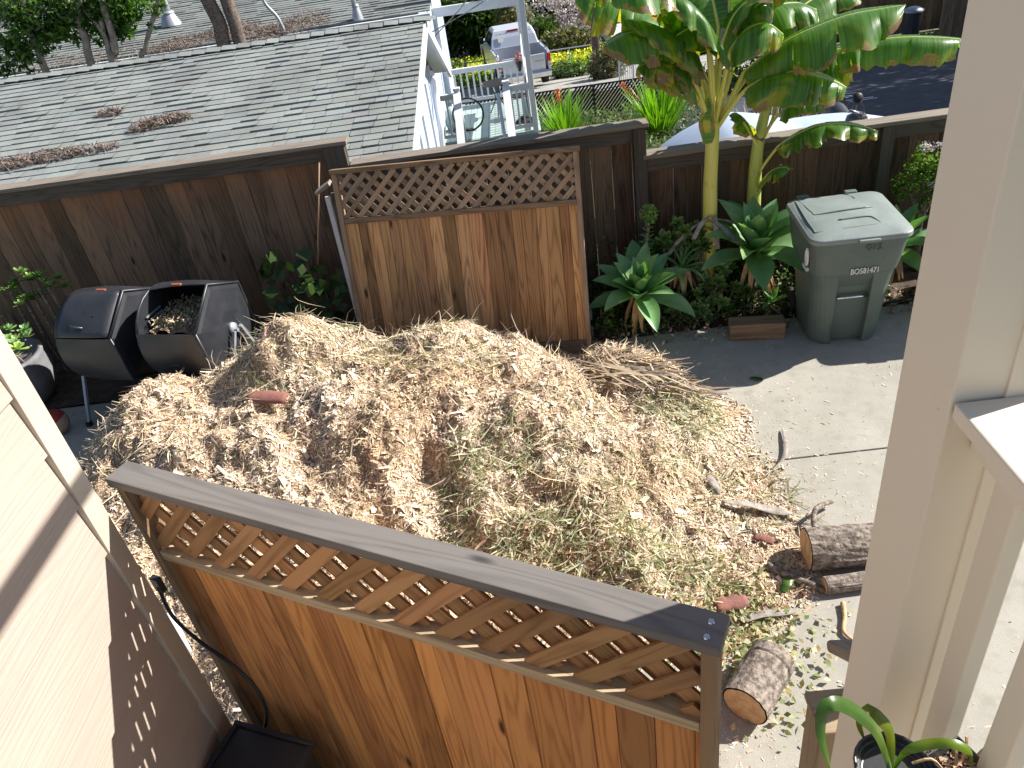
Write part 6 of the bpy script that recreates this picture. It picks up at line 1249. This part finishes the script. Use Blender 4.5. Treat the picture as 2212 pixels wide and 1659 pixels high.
for x in (x1-.05, x1+1.95): mb = MB(); mb.box((x, Yq, z0+1.05), (.1, .1, 2.1), t=1.5); mb.build('post', 'fence', parent=t)
Yq = 28.5; c = AY(1968, 60, Yq); c.z = TZ(0, Yq); t = thing('trash_can', 'tall black rubbish can standing before the far brown fence', 'trash can', c); mb = MB(); mb.lathe([(0, 0), (.26, 0), (.31, .95), (.0, .95)], c, 20); mb.build('body', 'blackplastic', parent=t, smooth=False); mb = MB(); mb.lathe([(.33, .94), (.33, 1.0), (.15, 1.08), (0, 1.09)], c, 20); mb.build('lid', 'gray_metal', parent=t, smooth=True)
Yq = 28.3; c = AY(1915, 85, Yq); c.z = TZ(0, Yq); mb = MB(); mb.lathe([(.0, .18), (.25, .22), (.42, .1), (.40, 0)], c, 16); tag(mb.build('grey_sack', 'tarp', smooth=True), 'pale grey lumpy sack on the ground left of the black can', 'sack')
n = 1600; x = rng.uniform(9.5, 18, n); y = rng.uniform(27.6, 29.2, n); z = np.array([TZ(0, b) for b in y])+rng.uniform(.05, .3, n)*np.abs(vnoise(x*1.3, y, 33)); V, Fq = leafquads(np.stack([x, y, z], 1), .14, .6); tag(npmesh('verge_weeds', V, Fq, 'foliage2', rng.uniform(.6, 1.3, (n, 1))), 'weeds along the foot of the far fence', 'weeds', kind='stuff')
# ---------------------------------------------------------------- pots on the porch
def potted(label, c, s_, square=True):
    t = thing('potted_plant', label, 'potted plant', c); c = Vector(c); mb = MB()
    h = s_*.8; mb.lathe([(s_*.50, 0), (s_*.72, h), (s_*.78, h), (s_*.78, h-.012), (s_*.66, h-.015), (s_*.60, h-.03), (0, h-.03)], c, 4 if square else 24, ph=math.pi/4+.4); mb.build('pot', 'blackplastic', parent=t, bevel=.004)
    return t, c+Vector((0, 0, h-.03))
def strapleaf(mb, p, W, t=1.0):
    P = smooth_path(p, 8); n = len(P); rows = []
    for i, q in enumerate(P):
        f = i/(n-1); d = (P[min(i+1, n-1)]-P[max(i-1, 0)]).normalized(); s_ = d.cross(Vector((.25, -.5, .85))).normalized(); w_ = W*(.55+.45*math.sin(math.pi*min(1, f*1.3)) if f < .6 else max(.04, 1-((f-.6)/.4)**2)); u = s_.cross(d)
        rows.append([q-s_*w_/2-u*w_*.12, q-s_*w_*.2+u*0, q+u*.0, q+s_*w_*.2, q+s_*w_/2-u*w_*.12])
    mb.grid(rows, t=t)
Yp = .90; base = AY(1932, 1655, Yp); t, c = potted('potted plant with long arching green strap leaves at the foot of the post', (base.x-.0, Yp, base.z-.085), .105, False)
mb = MB()
strapleaf(mb, [c, AY(1900, 1590, .89), AY(1860, 1545, .88), AY(1812, 1520, .87), AY(1782, 1535, .86), AY(1775, 1590, .84), AY(1795, 1665, .80)], .030)
strapleaf(mb, [c, AY(1925, 1590, .93), AY(1905, 1555, .95), AY(1876, 1535, .97), AY(1858, 1560, .98), AY(1868, 1600, .97)], .028, (1.5, 1.1, .5))
strapleaf(mb, [c, AY(1960, 1625, .90), AY(2010, 1608, .90), AY(2060, 1608, .89), AY(2095, 1625, .88), AY(2100, 1660, .87)], .022, (1.6, 1.35, .7))
mb.build('leaves', 'strap', parent=t, smooth=True)
base = AY(2075, 1648, .88); t, c = potted('square black pot of dry stalks beside the white baluster', (base.x, .88, base.z-.07), .085); mb = MB(); random.seed(12)
for k in range(9): d = Vector((random.gauss(0, .02), random.gauss(0, .02), 0)); mb.tube(smooth_path([c+d, c+d*2+Vector((0, 0, .04)), c+d*3+Vector((random.gauss(0, .02), 0, random.uniform(.02, .08)))], 3), .003, 4)
mb.build('dry_stalks', 'cutwood', parent=t); P = np.array(c)+rng.uniform(-1, 1, (220, 3))*np.array([.045, .045, .004])+np.array([0, 0, .006]); V, Fq = leafquads(P, .016, .5, up=.8); npmesh('bark_mulch', V, Fq, 'chips', rng.uniform(.5, 1, (220, 1))*np.array([[.6, .42, .3]]), parent=t)
# street trees out of the photo's right edge, whose shade falls over the asphalt
for lb, x, y, z, r in (('street tree nearest the low fence, right of the photo', 17.5, 18.5, 6.0, 3.4), ('middle street tree, right of the photo', 19.5, 24.5, 6.0, 3.6), ('farther street tree behind the other two, right of the photo', 25.5, 22, 7.0, 3.8), ('street tree beyond the side gate, right of the photo', 24.5, 29.5, 6.0, 3.8), ('street tree across the road, right of the photo', 27, 15.5, 8.0, 3.6)):
    tree(lb, [([(x, y, TZ(x, y)), (x+.2, y, z-3), (x, y, z)], .28, .12)], [(x, y, z, r, r*.9, r*.8), (x-1.6, y+.5, z-.8, r*.6, r*.6, r*.5), (x+1.5, y-.3, z+.8, r*.6, r*.6, r*.5)], 5200, .42)
